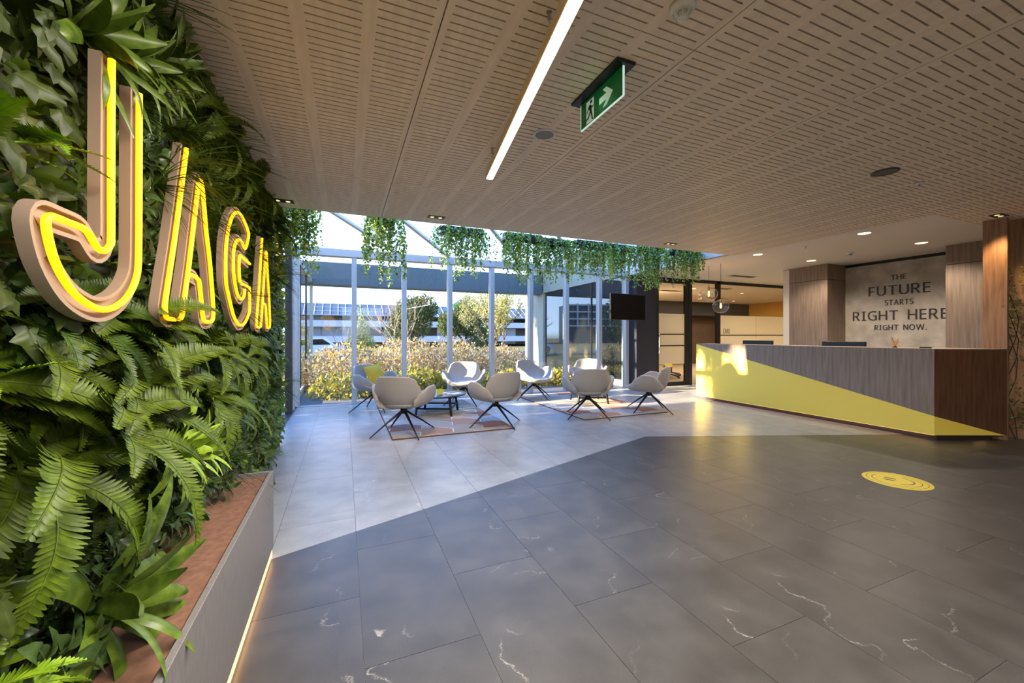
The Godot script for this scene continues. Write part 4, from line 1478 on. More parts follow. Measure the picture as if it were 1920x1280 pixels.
func letters() -> void:
	# each letter: one bent channel with a lit tube; paths in (v, y) on the plane of the planted wall
	var J := [1.404, 2.038, 1.402, 1.840, 1.401, 1.683, 1.401, 1.563, 1.394, 1.538, 1.367, 1.519, 1.339, 1.520, 1.317, 1.535, 1.293, 1.552, 1.266, 1.556, 1.216, 1.555, 1.178, 1.555, 1.160, 1.552, 1.148, 1.542, 1.149, 1.522, 1.159, 1.491, 1.173, 1.463, 1.197, 1.433, 1.228, 1.406, 1.266, 1.386, 1.317, 1.371, 1.362, 1.367, 1.411, 1.375, 1.470, 1.400, 1.516, 1.437, 1.544, 1.477, 1.554, 1.516, 1.557, 1.599, 1.558, 1.735, 1.560, 2.034]
	var A := [1.955, 2.036, 1.919, 1.920, 1.841, 1.671, 1.791, 1.530, 1.752, 1.420, 1.747, 1.391, 1.759, 1.367, 1.784, 1.360, 1.877, 1.362, 1.906, 1.375, 1.924, 1.421, 1.973, 1.557, 2.024, 1.718, 2.081, 1.902, 2.097, 1.949, 2.115, 1.970, 2.135, 1.962, 2.151, 1.932, 2.180, 1.832, 2.204, 1.755, 2.246, 1.655, 2.283, 1.525, 2.306, 1.409, 2.289, 1.372, 2.252, 1.363, 2.192, 1.362, 2.158, 1.374, 2.135, 1.436, 2.108, 1.522, 2.087, 1.540, 2.041, 1.546, 1.998, 1.547]
	var G := [3.102, 1.771, 2.866, 1.778, 2.830, 1.775, 2.813, 1.754, 2.807, 1.722, 2.813, 1.652, 2.830, 1.622, 2.881, 1.615, 3.057, 1.614, 3.095, 1.600, 3.095, 1.473, 3.057, 1.432, 2.958, 1.380, 2.866, 1.362, 2.781, 1.369, 2.687, 1.409, 2.624, 1.464, 2.565, 1.528, 2.532, 1.568, 2.517, 1.660, 2.528, 1.766, 2.553, 1.833, 2.593, 1.899, 2.660, 1.965, 2.753, 2.012, 2.852, 2.024, 2.958, 2.006, 3.040, 1.979, 3.067, 1.951, 3.040, 1.911, 2.967, 1.845, 2.881, 1.866, 2.807, 1.865, 2.753, 1.848, 2.707, 1.809, 2.680, 1.764, 2.676, 1.681, 2.680, 1.650, 2.719, 1.589, 2.766, 1.541, 2.852, 1.519, 2.919, 1.534, 2.946, 1.558, 2.951, 1.590]
	var k := 0
	for q in [[J, 0.0, 0.032, "large yellow neon letter J on the planted wall", 1.36], [A, 0.0, 0.03, "yellow neon letter A between the J and the G", 2.02], [G, 0.0, 0.03, "yellow neon letter G on the planted wall", 2.8], [A, 1.573, 0.03, "last yellow neon letter A at the planted wall's far end", 3.6]]:
		var pts := PackedVector2Array()
		for i in range(0, q[0].size(), 2): pts.append(Vector2(q[0][i] + q[1], q[0][i + 1]))
		var path := smooth_path(pts, 0.018)
		var t := thing("neon_letter", q[3], "neon sign", V(-0.583, 1.36, q[4]), 0.0, "neon letters on the planted wall")
		var w: float = q[2]
		var sect := [[-w, -0.026], [-w, 0.0], [-w + 0.010, 0.0], [-w + 0.010, -0.014], [w - 0.010, -0.014], [w - 0.010, 0.0], [w, 0.0], [w, -0.026], [-w, -0.026]]
		var b := B.new()
		var tubep := PackedVector3Array()
		var nrm := []
		for i in path.size():
			var d := (path[mini(i + 1, path.size() - 1)] - path[maxi(i - 1, 0)]).normalized()
			nrm.append(Vector2(-d.y, d.x))
			tubep.append(Vector3(0.008, path[i].y - 1.36, -(path[i].x - q[4])))
		for s in sect.size() - 1:
			var rows := []
			for i in path.size():
				var row := PackedVector3Array()
				for e in [sect[s], sect[s + 1]]:
					var c: Vector2 = path[i] + nrm[i] * float(e[0])
					row.append(Vector3(e[1], c.y - 1.36, -(c.x - q[4])))
				rows.append(row)
			b.grid(rows)
		for i in [0, path.size() - 1]:
			var f := []
			for e in [[-w, -0.026], [-w, 0.0], [w, 0.0], [w, -0.026]]:
				var c: Vector2 = path[i] + nrm[i] * float(e[0])
				f.append(Vector3(e[1], c.y - 1.36, -(c.x - q[4])))
			var c2: Vector2 = path[4 if i == 0 else i - 4]
			b.face(f, Vector3(-0.02, c2.y - 1.36, -(c2.x - q[4])))
		obj("channel", b, M.channel, t)
		b = B.new()
		b.tube(tubep, [0.0082], 10, true, 1.0, Vector3.RIGHT)
		obj("neon_tube", b, M.neon, t)
		lamp(V(-0.50, 1.70, q[4]), Color(1.0, 0.75, 0.15), 0.035, 0.25)
		k += 1

func screen_black() -> StandardMaterial3D:
	var m := mat(Color(0.02, 0.022, 0.03), 0.5)
	m.metallic_specular = 0.25
	return m
func small_leaf(l: float, w: float) -> ArrayMesh:
	# a folded pointed leaf growing along +z
	var b := B.new()
	var rows := []
	for i in 5:
		var t := i / 4.0
		var hw := w * 0.5 * pow(sin(PI * clampf(t * 0.94 + 0.05, 0.0, 1.0)), 0.75)
		rows.append(PackedVector3Array([Vector3(-hw, hw * 0.35 - t * t * l * 0.25, t * l), Vector3(0, -t * t * l * 0.25, t * l), Vector3(hw, hw * 0.35 - t * t * l * 0.25, t * l)]))
	b.grid(rows)
	return b.mesh()

func arc(L: float, droop: float, steps: int, lift := 0.0) -> PackedVector3Array:
	# a curve that leaves along +z and bends towards -y by "droop" radians
	var pts := PackedVector3Array([Vector3.ZERO])
	var p := Vector3.ZERO
	for i in steps:
		var a := lift - droop * pow((i + 0.5) / steps, 1.2)
		p += Vector3(0, sin(a), cos(a)) * (L / steps)
		pts.append(p)
	return pts

func lance_leaf(L: float, w: float, droop: float, fold := 0.35) -> ArrayMesh:
	var c := arc(L, droop, 12, 0.25)
	var b := B.new()
	var rows := []
	for i in c.size():
		var t := float(i) / (c.size() - 1)
		var hw := w * 0.5 * maxf(0.04, pow(sin(PI * pow(t * 0.93 + 0.05, 0.8)), 0.8))
		var d: Vector3 = (c[mini(i + 1, c.size() - 1)] - c[maxi(i - 1, 0)]).normalized()
		var up := d.cross(Vector3.RIGHT).normalized() * -1.0
		var row := PackedVector3Array()
		for s in [-1.0, -0.55, 0.0, 0.55, 1.0]:
			row.append(c[i] + Vector3.RIGHT * (hw * s) + up * (hw * fold * pow(absf(s), 1.4)))
		rows.append(row)
	b.grid(rows)
	return b.mesh()

func frond(L: float, pw: float, droop: float, pairs: int, sd: int) -> ArrayMesh:
	var r := RandomNumberGenerator.new()
	r.seed = sd
	var c := arc(L, droop, 24, 0.2)
	var b := B.new()
	var rad := []
	for i in c.size(): rad.append(lerpf(0.0032, 0.0009, float(i) / (c.size() - 1)))
	b.tube(c, rad, 4, false)
	for k in pairs:
		var t := 0.05 + 0.93 * k / (pairs - 1)
		var x := t * (c.size() - 1)
		var i := mini(int(x), c.size() - 2)
		var o: Vector3 = c[i].lerp(c[i + 1], x - i)
		var d: Vector3 = (c[i + 1] - c[i]).normalized()
		var up := d.cross(Vector3.RIGHT).normalized() * -1.0
		var len := pw * pow(sin(PI * pow(clampf(t * 0.9 + 0.06, 0.0, 1.0), 0.62)), 0.85) * r.randf_range(0.92, 1.08)
		var hw := minf(L * 0.95 / pairs * 0.56, len * 0.4)
		for s in [-1.0, 1.0]:
			var sweep := d * (0.22 + 0.35 * t)
			var dir: Vector3 = (Vector3.RIGHT * s + sweep + up * r.randf_range(0.0, 0.18)).normalized()
			var rows := []
			for j in 5:
				var q := j / 4.0
				var wd: float = hw * [0.75, 1.0, 1.0, 0.82, 0.22][j]
				var m: Vector3 = o + dir * (len * q) - up * (len * 0.28 * q * q)
				rows.append(PackedVector3Array([m - d * wd, m + up * wd * 0.25, m + d * wd]))
			b.grid(rows)
	return b.mesh()

func ivy_leaf(s: float, sd: int) -> ArrayMesh:
	# five pointed lobes, ridged along the veins; stalk end at the origin, tip along +z
	var r := RandomNumberGenerator.new()
	r.seed = sd
	var b := B.new()
	var outline := [Vector2(0.0, -0.02), Vector2(0.20, -0.14), Vector2(0.42, -0.05), Vector2(0.30, 0.14), Vector2(0.58, 0.34), Vector2(0.30, 0.42), Vector2(0.24, 0.66), Vector2(0.0, 1.0)]
	var side := func(f: float) -> void:
		var row0 := PackedVector3Array()
		var row1 := PackedVector3Array()
		var row2 := PackedVector3Array()
		for i in outline.size():
			var q: Vector2 = outline[i]
			var z0 := clampf(q.y * 0.85, 0.0, 1.0)
			var lobe := 1.0 if i % 2 == 0 else -1.0
			row0.append(Vector3(0, 0, z0) * s)
			row1.append(Vector3(f * q.x * 0.5, 0.05 + 0.03 * lobe, lerpf(z0, q.y, 0.5)) * s)
			row2.append(Vector3(f * q.x, 0.02 * lobe - 0.22 * q.x - 0.12 * maxf(0.0, q.y - 0.4), q.y) * s)
		b.grid([row0, row1, row2])
	side.call(1.0)
	side.call(-1.0)
	return b.mesh()

func pep_clump(n: int, l: float, sd: int) -> ArrayMesh:
	var r := RandomNumberGenerator.new()
	r.seed = sd
	var b := B.new()
	for k in n:
		var a := TAU * k * 0.382 + r.randf() * 0.3
		var el := lerpf(1.35, 0.1, sqrt(float(k) / n)) + r.randf_range(-0.1, 0.1)
		var dir := Vector3(cos(a) * cos(el), sin(a) * cos(el), sin(el))
		var x := dir.cross(Vector3(0.1, 0.2, 1.0)).normalized()
		var up := x.cross(dir).normalized()
		var o := dir * (0.02 + 0.03 * r.randf()) + Vector3(0, 0, 0.01)
		var len := l * r.randf_range(0.75, 1.2)
		var rows := []
		for i in 6:
			var t := i / 5.0
			var hw: float = len * 0.27 * [0.15, 0.42, 0.85, 1.0, 0.8, 0.12][i]
			var c := o + dir * (len * t) + up * (len * 0.16 * sin(t * PI)) - up * (len * 0.22 * t * t)
			rows.append(PackedVector3Array([c - x * hw + up * hw * 0.3, c, c + x * hw + up * hw * 0.3]))
		b.grid(rows)
	return b.mesh()

func grass_tuft(n: int, l: float, sd: int) -> ArrayMesh:
	var r := RandomNumberGenerator.new()
	r.seed = sd
	var b := B.new()
	for k in n:
		var a := r.randf() * TAU
		var el := r.randf_range(0.35, 1.3)
		var dir := Vector3(cos(a) * cos(el), sin(a) * cos(el) * 0.8 + 0.12, sin(el)).normalized()
		var len := l * r.randf_range(0.6, 1.15)
		var x := dir.cross(Vector3(0.3, 1, 0.2)).normalized()
		var p := Vector3(r.randf_range(-0.015, 0.015), r.randf_range(-0.015, 0.015), 0)
		var row0 := PackedVector3Array()
		var row1 := PackedVector3Array()
		for i in 7:
			var t := i / 6.0
			var hw := 0.0032 * (1.0 - t * 0.85)
			row0.append(p - x * hw)
			row1.append(p + x * hw + Vector3(0, hw * 0.4, 0))
			dir = (dir + Vector3(0, -0.13, 0)).normalized()
			p += dir * (len / 6.0)
		b.grid([row0, row1])
	return b.mesh()

func aim(dir: Vector3, up: Vector3, s := 1.0) -> Basis:
	var z := dir.normalized()
	var x := up.cross(z)
	x = x.normalized() if x.length() > 0.02 else Vector3.RIGHT
	return Basis(x * s, z.cross(x) * s, z * s)

func where(v: float, y: float) -> String:
	var col := "the letter J"
	if v < 1.2: col = "the hook of the letter J"
	elif v > 3.98: col = "the planted wall's far end"
	elif v > 3.2: col = "the last letter A"
	elif v > 2.42: col = "the letter G"
	elif v > 1.66: col = "the first letter A"
	if v > 3.98:
		return ("high at " if y > 2.0 else "midway up at " if y > 1.2 else "low at ") + col
	if y > 2.08: return "above " + col
	if y > 1.34: return "around " + col
	if y > 1.0: return "just below " + col
	if y > 0.66: return "well below " + col
	return "low under " + col

func green_wall() -> void:
	var b := B.new()
	vbox(b, -0.86, -0.80, 0.0, 2.765, 0.0, 5.78, 0.003)
	structure("wall_planted_panel", b, mat(Color(0.36, 0.37, 0.34), 0.8), "grey-green backing panel of the planted wall")
	b = B.new()
	vbox(b, -0.87, -0.775, 0.0, 2.765, 5.782, 5.80, 0.002)
	structure("trim_3", b, M.dark_frame, "black metal edge closing the planted wall's end")
	# planter trough along the foot of the wall
	var t := thing("planter_trough", "long taupe planter box with a glowing strip along its foot", "planter", V(-0.60, 0, 1.3))
	b = B.new()
	vbox(b, 0.19, 0.21, 0.05, 0.50, -1.6, 1.45, 0.002)
	obj("front_panel", b, M.planter, t)
	b = B.new()
	vbox(b, -0.19, 0.188, 0.035, 0.50, 1.43, 1.45, 0.002)
	obj("end_panel", b, M.planter, t)
	b = B.new()
	vbox(b, -0.19, 0.188, 0.05, 0.475, -1.6, 1.428)
	obj("soil_board", b, M.planter_top, t)
	b = B.new()
	vbox(b, -0.19, 0.17, 0.0, 0.035, -1.6, 1.42)
	obj("plinth", b, M.black, t)
	b = B.new()
	vbox(b, 0.172, 0.206, 0.003, 0.046, -1.6, 1.43)
	obj("led_strip", b, M.led_warm, t)
	var led := area(V(-0.385, 0.018, 1.2), V(0.5, 0.0, 1.2), Vector2(0.03, 2.9), Color(1.0, 0.72, 0.38), 0.06, Vector3.FORWARD)
	led.basis = aim(Vector3(-1, 0.1, 0), Vector3.FORWARD)
	# leaf and frond meshes shared by all plants
	var fr := []
	for k in 4: fr.append(frond(0.40, 0.058, [1.5, 1.9, 1.1, 2.2][k], 40, 200 + k))
	var fs := []
	for k in 2: fs.append(frond(0.20, 0.030, [0.6, 1.0][k], 24, 230 + k))
	var ln := [lance_leaf(0.26, 0.052, 1.0), lance_leaf(0.24, 0.046, 1.5), lance_leaf(0.22, 0.05, 0.6)]
	var iv := [ivy_leaf(0.085, 1), ivy_leaf(0.07, 2)]
	var pc := [pep_clump(26, 0.050, 5), pep_clump(30, 0.042, 6), pep_clump(22, 0.058, 7)]
	var gr := [grass_tuft(46, 0.26, 3), grass_tuft(38, 0.32, 4)]
	var alike := {}
	var plant := func(kind: String, v: float, y: float, s: float, dep := 0.0) -> void:
		var spec: Array = {
			"fern": ["sword_fern", "drooping sword fern "], "dark_fern": ["sword_fern", "dark green sword fern "], "lime_fern": ["small_fern", "small lime green fern "],
			"lance": ["lance_leaf_plant", "glossy lance-leaved plant "], "lime_lance": ["lance_leaf_plant", "yellow-green lance-leaved plant "],
			"ivy": ["ivy_plant", "dark lobed-leaf ivy "], "pep": ["peperomia", "dark glossy small-leaved plant "], "red_pep": ["peperomia", "bronze-tinged small-leaved plant "], "grass": ["grass_tuft", "tuft of thin arching grass "]}[kind]
		var w := where(v, y)
		if kind == "grass": y = minf(y, 2.48)
		var p := thing(spec[0], spec[1] + w, "plant", V(-0.79 + dep, y, v), PI / 2, spec[1].strip_edges() + "s " + w)
		if not alike.has(spec[1] + w): alike[spec[1] + w] = []
		alike[spec[1] + w].append(p)
		var turn := rng.randf_range(-0.3, 0.3)
		if kind in ["fern", "dark_fern"]:
			var n := rng.randi_range(6, 8)
			for k in n:
				var a := deg_to_rad(-90.0 + (k - (n - 1) * 0.5) * 260.0 / n + rng.randf_range(-14, 14)) + turn * 0.5
				var out := rng.randf_range(0.6, 1.25)
				var o := obj("frond", fr[rng.randi() % 4], M.fern if kind == "fern" else M.fern_dark, p)
				var dir := Vector3(cos(a), sin(a) * 0.7 + 0.25, out)
				o.transform = Transform3D(aim(dir, Vector3(cos(a) * -0.3, 0.8, 0.7), s * rng.randf_range(0.75, 1.1)), Vector3(cos(a), sin(a), 0) * 0.015)
		elif kind == "lime_fern":
			var n := rng.randi_range(3, 5)
			for k in n:
				var a := rng.randf_range(-0.6, PI + 0.6)
				var o := obj("frond", fs[k % 2], M.fern_lime, p)
				o.transform = Transform3D(aim(Vector3(cos(a), sin(a) * 0.5 + 0.1, rng.randf_range(0.7, 1.4)), Vector3(0, 1, 0.4), s * rng.randf_range(0.8, 1.2)), Vector3.ZERO)
		elif kind in ["lance", "lime_lance"]:
			var n := 16
			for k in n:
				var a := TAU * k * 0.382 + turn
				var el := lerpf(0.15, 1.15, float(k) / n)
				var o := obj("leaf", ln[k % 3], M.lance if kind == "lance" else M.lance_lime, p)
				var dir := Vector3(cos(a) * cos(el), sin(a) * cos(el), sin(el) + 0.15)
				o.transform = Transform3D(aim(dir, Vector3(-cos(a) * 0.4, -sin(a) * 0.4 + 0.35, 1.0), s * lerpf(1.1, 0.7, float(k) / n)), Vector3(0, 0, 0.02 + 0.03 * k / n))
		elif kind == "ivy":
			for k in 8:
				var a := TAU * k * 0.382 + turn
				var o := obj("leaf", iv[k % 2], M.ivy, p)
				var base := Vector3(cos(a) * 0.07, sin(a) * 0.07, 0.06 + 0.06 * rng.randf()) * s
				o.transform = Transform3D(aim(Vector3(cos(a) * 0.8, sin(a) * 0.6 - 0.55, rng.randf_range(0.1, 0.6)), Vector3(0, 0.35, 1.0), s * rng.randf_range(0.75, 1.1)), base)
		else:
			var set_: Array = gr if kind == "grass" else pc
			var o := obj("blades" if kind == "grass" else "leaves", set_[rng.randi() % set_.size()], M.grass if kind == "grass" else M.pep_red if kind == "red_pep" else M.pep, p)
			o.transform = Transform3D(Basis(Vector3(0, 0, 1), rng.randf() * TAU if kind != "grass" else turn).scaled(Vector3.ONE * s), Vector3(0, 0, 0.05 if kind != "grass" else 0.03))
			o.set_meta("kind", "stuff")
	# placed ones
	for q in HERO: plant.call(q[0], q[1], q[2], q[3], q[4])
	# the rest of the wall, kind by zone
	var y := 0.16
	var row := 0
	while y < 2.74:
		var v := 0.98 + 0.1 * (row % 2)
		while v < 5.66:
			var vv := v + rng.randf_range(-0.05, 0.05)
			var yy := y + rng.randf_range(-0.05, 0.05)
			v += lerpf(0.19, 0.235, clampf((v - 1.0) / 3.0, 0, 1))
			if yy < 0.53 and vv < 2.8: continue
			if yy > 1.3 + 0.98 * (0.28 + 0.86 * vv) * 0.9 + 0.25: continue
			var r := rng.randf()
			var kind := "pep"
			var s := rng.randf_range(0.85, 1.15)
			if yy > 1.55 and vv < 1.38: kind = "ivy" if r < 0.62 else "lime_fern" if r < 0.85 else "pep"
			elif yy > 1.95 and vv < 2.3: kind = "lance" if r < 0.45 else "pep" if r < 0.65 else "grass" if r < 0.85 else "ivy"
			elif yy > 1.35 and vv < 2.1: kind = "pep" if r < 0.45 else "dark_fern" if r < 0.75 else "ivy"
			elif yy > 1.9 and vv < 4.0: kind = "grass" if r < 0.35 else "fern" if r < 0.5 else "dark_fern" if r < 0.7 else "pep" if r < 0.85 else "lance"
			elif yy > 1.35 and vv < 4.0: kind = "dark_fern" if r < 0.4 else "pep" if r < 0.75 else "grass"
			elif vv > 4.0: kind = "fern" if r < 0.25 else "dark_fern" if r < 0.5 else "grass" if r < 0.72 else "pep" if r < 0.9 else "lance"
			elif yy > 0.9: kind = "fern" if r < 0.5 else "pep" if r < 0.75 else "red_pep" if r < 0.87 else "dark_fern"
			elif yy > 0.62: kind = "fern" if r < 0.35 else "pep" if r < 0.7 else "lime_lance" if r < 0.78 else "grass" if r < 0.9 else "ivy"
			else: kind = "pep" if r < 0.75 else "ivy" if r < 0.88 else "lime_fern"
			if kind in ["fern", "dark_fern"]: s *= 0.78
			if kind == "lance": s *= 0.8
			if vv > 4.7: s *= lerpf(0.95, 0.6, clampf((vv - 4.7) / 0.9, 0.0, 1.0))
			plant.call(kind, vv, yy, s, rng.randf_range(0.0, 0.04) if vv < 4.7 else 0.0)
		y += 0.2
		row += 1
	for k in 26:
		plant.call("pep", 1.05 + k * 0.065, 0.56 + 0.05 * (k % 3), rng.randf_range(0.9, 1.2), 0.02 + 0.085 * (k % 2) + rng.randf() * 0.04)
	# look-alikes in one patch are told apart by their order along the wall
	var order := ["leftmost", "second from left", "third from left", "fourth from left", "fifth from left", "sixth from left", "seventh from left", "eighth from left", "ninth from left", "tenth from left", "eleventh from left", "twelfth from left", "thirteenth from left", "fourteenth from left", "fifteenth from left", "sixteenth from left"]
	for key in alike:
		var list: Array = alike[key]
		if list.size() < 2: continue
		list.sort_custom(func(a, c): return a.position.z > c.position.z)
		for k in list.size():
			list[k].set_meta("label", key + ", " + ("rightmost" if k == list.size() - 1 else order[mini(k, 15)]))
	# undergrowth between the plants
	var xs := []
	var cs := []
	for k in 9000:
		var v := rng.randf_range(0.9, 5.76)
		var yy := rng.randf_range(0.05 if v > 2.8 else 0.5, 2.74)
		var q := Basis.from_euler(Vector3(rng.randf_range(-0.9, 0.9), PI / 2 + rng.randf_range(-1.2, 1.2), rng.randf() * TAU)).scaled(Vector3.ONE * rng.randf_range(0.7, 1.7))
		xs.append(Transform3D(q, V(-0.79 + rng.randf() * 0.09, yy, v)))
		var g := rng.randf()
		cs.append(Color(0.10 + 0.12 * g, 0.16 + 0.18 * g, 0.04 + 0.05 * g))
	var u := thing("undergrowth", "small green leaves filling the gaps of the planted wall", "foliage", Vector3.ZERO)
	u.set_meta("kind", "stuff")
	many("leaves", small_leaf(0.05, 0.03), M.tint_leaf, xs, cs, u)

const HERO := [
	["lance", 1.42, 2.10, 1.15, 0.10], ["lance", 1.62, 2.16, 1.0, 0.10], ["lance", 1.86, 2.28, 1.0, 0.1], ["lance", 2.05, 2.42, 0.9, 0.08],
	["lance", 1.35, 0.60, 1.45, 0.16], ["lime_lance", 1.88, 0.86, 1.05, 0.14], ["lime_lance", 2.15, 0.80, 1.0, 0.13],
	["fern", 1.22, 1.02, 1.15, 0.12], ["fern", 1.45, 1.06, 1.2, 0.14], ["fern", 1.62, 1.12, 1.1, 0.12], ["fern", 1.12, 1.22, 1.0, 0.04],
	["fern", 1.36, 1.26, 0.9, 0.04], ["fern", 1.72, 1.34, 0.95, 0.08], ["fern", 2.02, 1.28, 0.95, 0.08], ["fern", 2.45, 1.26, 0.95, 0.1], ["fern", 2.8, 1.2, 1.0, 0.1], ["fern", 3.2, 1.18, 1.0, 0.12], ["fern", 3.7, 1.2, 1.0, 0.1],
	["fern", 2.35, 1.02, 1.0, 0.12], ["fern", 2.8, 0.94, 1.0, 0.12],
	["ivy", 1.10, 2.0, 1.25, 0.06], ["ivy", 1.24, 1.86, 1.2, 0.03], ["ivy", 1.10, 1.78, 1.2, 0.06], ["ivy", 1.2, 2.06, 1.1, 0.05], ["ivy", 1.02, 0.92, 1.2, 0.1],
	["lime_fern", 1.10, 1.66, 1.0, 0.12], ["lime_fern", 1.22, 1.72, 0.9, 0.12], ["lime_fern", 1.06, 2.12, 1.0, 0.13], ["lime_fern", 1.04, 0.62, 1.0, 0.14], ["lime_fern", 1.06, 1.18, 1.0, 0.12],
	["red_pep", 1.82, 1.16, 1.25, 0.1], ["pep", 1.92, 1.04, 1.3, 0.1], ["pep", 1.78, 1.92, 1.3, 0.05], ["pep", 1.7, 1.75, 1.3, 0.04],
	["grass", 2.0, 1.98, 1.0, 0.12], ["grass", 1.86, 1.84, 0.9, 0.12], ["grass", 2.2, 2.2, 1.0, 0.1], ["grass", 2.45, 2.06, 1.0, 0.1], ["grass", 2.0, 0.72, 1.0, 0.1], ["grass", 2.5, 0.62, 1.05, 0.14],
	["grass", 3.5, 1.92, 1.0, 0.12], ["grass", 4.4, 1.86, 1.1, 0.12], ["grass", 4.9, 2.1, 1.1, 0.06], ["grass", 4.6, 0.8, 1.1, 0.1], ["grass", 5.2, 0.72, 1.1, 0.06], ["grass", 5.4, 1.5, 0.9, 0.03],
	["fern", 2.6, 2.45, 1.0, 0.1], ["fern", 3.0, 2.35, 1.0, 0.1], ["fern", 3.5, 2.4, 1.05, 0.1], ["fern", 4.1, 2.3, 1.0, 0.1], ["fern", 4.6, 2.4, 1.0, 0.1], ["fern", 5.2, 2.2, 0.7, 0.02], ["fern", 4.9, 1.15, 0.8, 0.04], ["fern", 5.4, 1.0, 0.6, 0.0]]

func hanging_plants() -> void:
	var leaf := small_leaf(0.042, 0.036)
	var label := ["hanging planter of trailing ivy nearest the planted wall", "second hanging planter from the planted wall, a single long tuft", "third hanging planter from the planted wall, before the tall windows", "trailing hanging planter left of the window corner", "trailing hanging planter above the pale chair at the window corner", "trailing hanging planter above the right rug", "trailing hanging planter above the wall screen", "trailing hanging planter before the dark pier", "last trailing hanging planter, nearest the globe pendants"]
	var k := 0
	# left u, right u, depth v, lowest tip, lime share
	for q in [[-0.72, -0.42, 5.62, 1.88, 0.25], [0.36, 0.66, 5.95, 1.96, 0.5], [1.46, 2.16, 6.5, 2.16, 0.45], [2.56, 3.26, 6.5, 2.10, 0.4], [3.34, 3.94, 6.62, 2.12, 0.5], [4.0, 4.66, 6.5, 2.2, 0.5], [4.72, 5.36, 6.55, 2.18, 0.4], [5.42, 5.98, 6.4, 2.08, 0.35], [5.86, 6.46, 6.0, 2.28, 0.35]]:
		var w: float = q[1] - q[0]
		var mid: float = (q[0] + q[1]) * 0.5
		var t := thing("hanging_planter", label[k], "planter", V(mid, 2.86 if q[2] < 6.2 else 2.96, q[2]), 0.0, "hanging planters under the glass roof")
		var b := B.new()
		b.box(Vector3(-w * 0.5, 0, -0.09), Vector3(w * 0.5, 0.13, 0.09), 0.01)
		obj("trough", b, M.dark_frame, t)
		for s in [-1, 1]:
			b = B.new()
			b.tube(PackedVector3Array([Vector3(s * w * 0.42, 0.12, 0), Vector3(s * w * 0.42, 0.36 if q[2] > 6.2 else 0.54, 0)]), [0.002], 5)
			obj("cable", b, M.steel, t)
		var xs := []
		var cs := []
		var stems := B.new()
		var n := int(34 + w * 74)
		for i in n:
			var x := rng.randf_range(-0.5, 0.5) * w
			var ang := rng.randf() * TAU
			var reach := rng.randf_range(0.03, 0.20)
			var deep: float = 2.86 - q[3]
			var len: float = deep * (0.35 + 0.65 * pow(rng.randf(), 1.5)) * (1.0 - 0.35 * absf(x) / (w * 0.5) * (1.0 if w < 0.4 else 0.4))
			var lime: bool = rng.randf() < q[4]
			var p := Vector3(x, 0.12, rng.randf_range(-0.06, 0.06))
			var steps := int(len / 0.026) + 3
			var dir := Vector3(cos(ang), 0.5, sin(ang)).normalized()
			var line := PackedVector3Array([p])
			for j in steps:
				dir = (dir + Vector3(-dir.x * 0.16, -0.28, -dir.z * 0.16) + Vector3(rng.randf_range(-0.1, 0.1), 0, rng.randf_range(-0.1, 0.1))).normalized()
				p += dir * 0.028 * (1.0 + reach)
				if j % 4 == 3: line.append(p)
				for e in 2 + int(j % 2 == 0):
					var s := rng.randf_range(0.7, 1.15) * (0.62 if lime else 1.0)
					var bs := Basis.from_euler(Vector3(rng.randf_range(-0.2, 1.3), rng.randf() * TAU, rng.randf_range(-0.5, 0.5))).scaled(Vector3.ONE * s)
					xs.append(Transform3D(bs, p + Vector3(rng.randf_range(-0.028, 0.028), rng.randf_range(-0.015, 0.015), rng.randf_range(-0.028, 0.028))))
					var g := rng.randf()
					cs.append(Color(0.50 + 0.22 * g, 0.60 + 0.2 * g, 0.08 + 0.08 * g) if lime else Color(0.66, 0.66, 0.42) if rng.randf() < 0.16 else Color(0.13 + 0.34 * g * g, 0.20 + 0.34 * g, 0.05 + 0.10 * g))
			if line.size() > 2: stems.tube(line, [0.0016], 3, false)
		obj("stems", stems, M.stem, t).set_meta("kind", "stuff")
		many("leaves", leaf, M.tint_leaf, xs, cs, t)
		k += 1

func foliage(called: String, label: String, category: String, at: Vector3, blobs: Array, count: int, size: float, lo: Color, hi: Color, trunk := 0.0, group := "", spiky := 0.0) -> Node3D:
	var t := thing(called, label, category, at, 0.0, group)
	if trunk > 0.0:
		var b := B.new()
		for q in blobs:
			var c: Vector3 = q[0]
			b.tube(PackedVector3Array([Vector3(0, -0.3, 0), Vector3(c.x * 0.3, c.y * 0.5, c.z * 0.3), c]), [trunk, trunk * 0.7, trunk * 0.25], 6, false)
		obj("trunk", b, M.bark, t)
	var xs := []
	var cs := []
	var vol := 0.0
	for q in blobs: vol += q[1].x * q[1].y * q[1].z
	for q in blobs:
		var n := int(count * q[1].x * q[1].y * q[1].z / vol)
		for i in n:
			var d := Vector3(rng.randfn(), rng.randfn(), rng.randfn()).normalized()
			var r := pow(rng.randf(), 0.28) * (1.0 + spiky * rng.randf())
			var p: Vector3 = q[0] + Vector3(d.x * q[1].x, d.y * q[1].y, d.z * q[1].z) * r
			if p.y + at.y < -0.3: continue
			xs.append(Transform3D(Basis.from_euler(Vector3(rng.randf() * TAU, rng.randf() * TAU, 0)).scaled(Vector3.ONE * size * rng.randf_range(0.6, 1.4)), p))
			cs.append(lo.lerp(hi, rng.randf()))
	many("leaves", LEAF, M.tint_leaf, xs, cs, t)
	return t

var LEAF: ArrayMesh

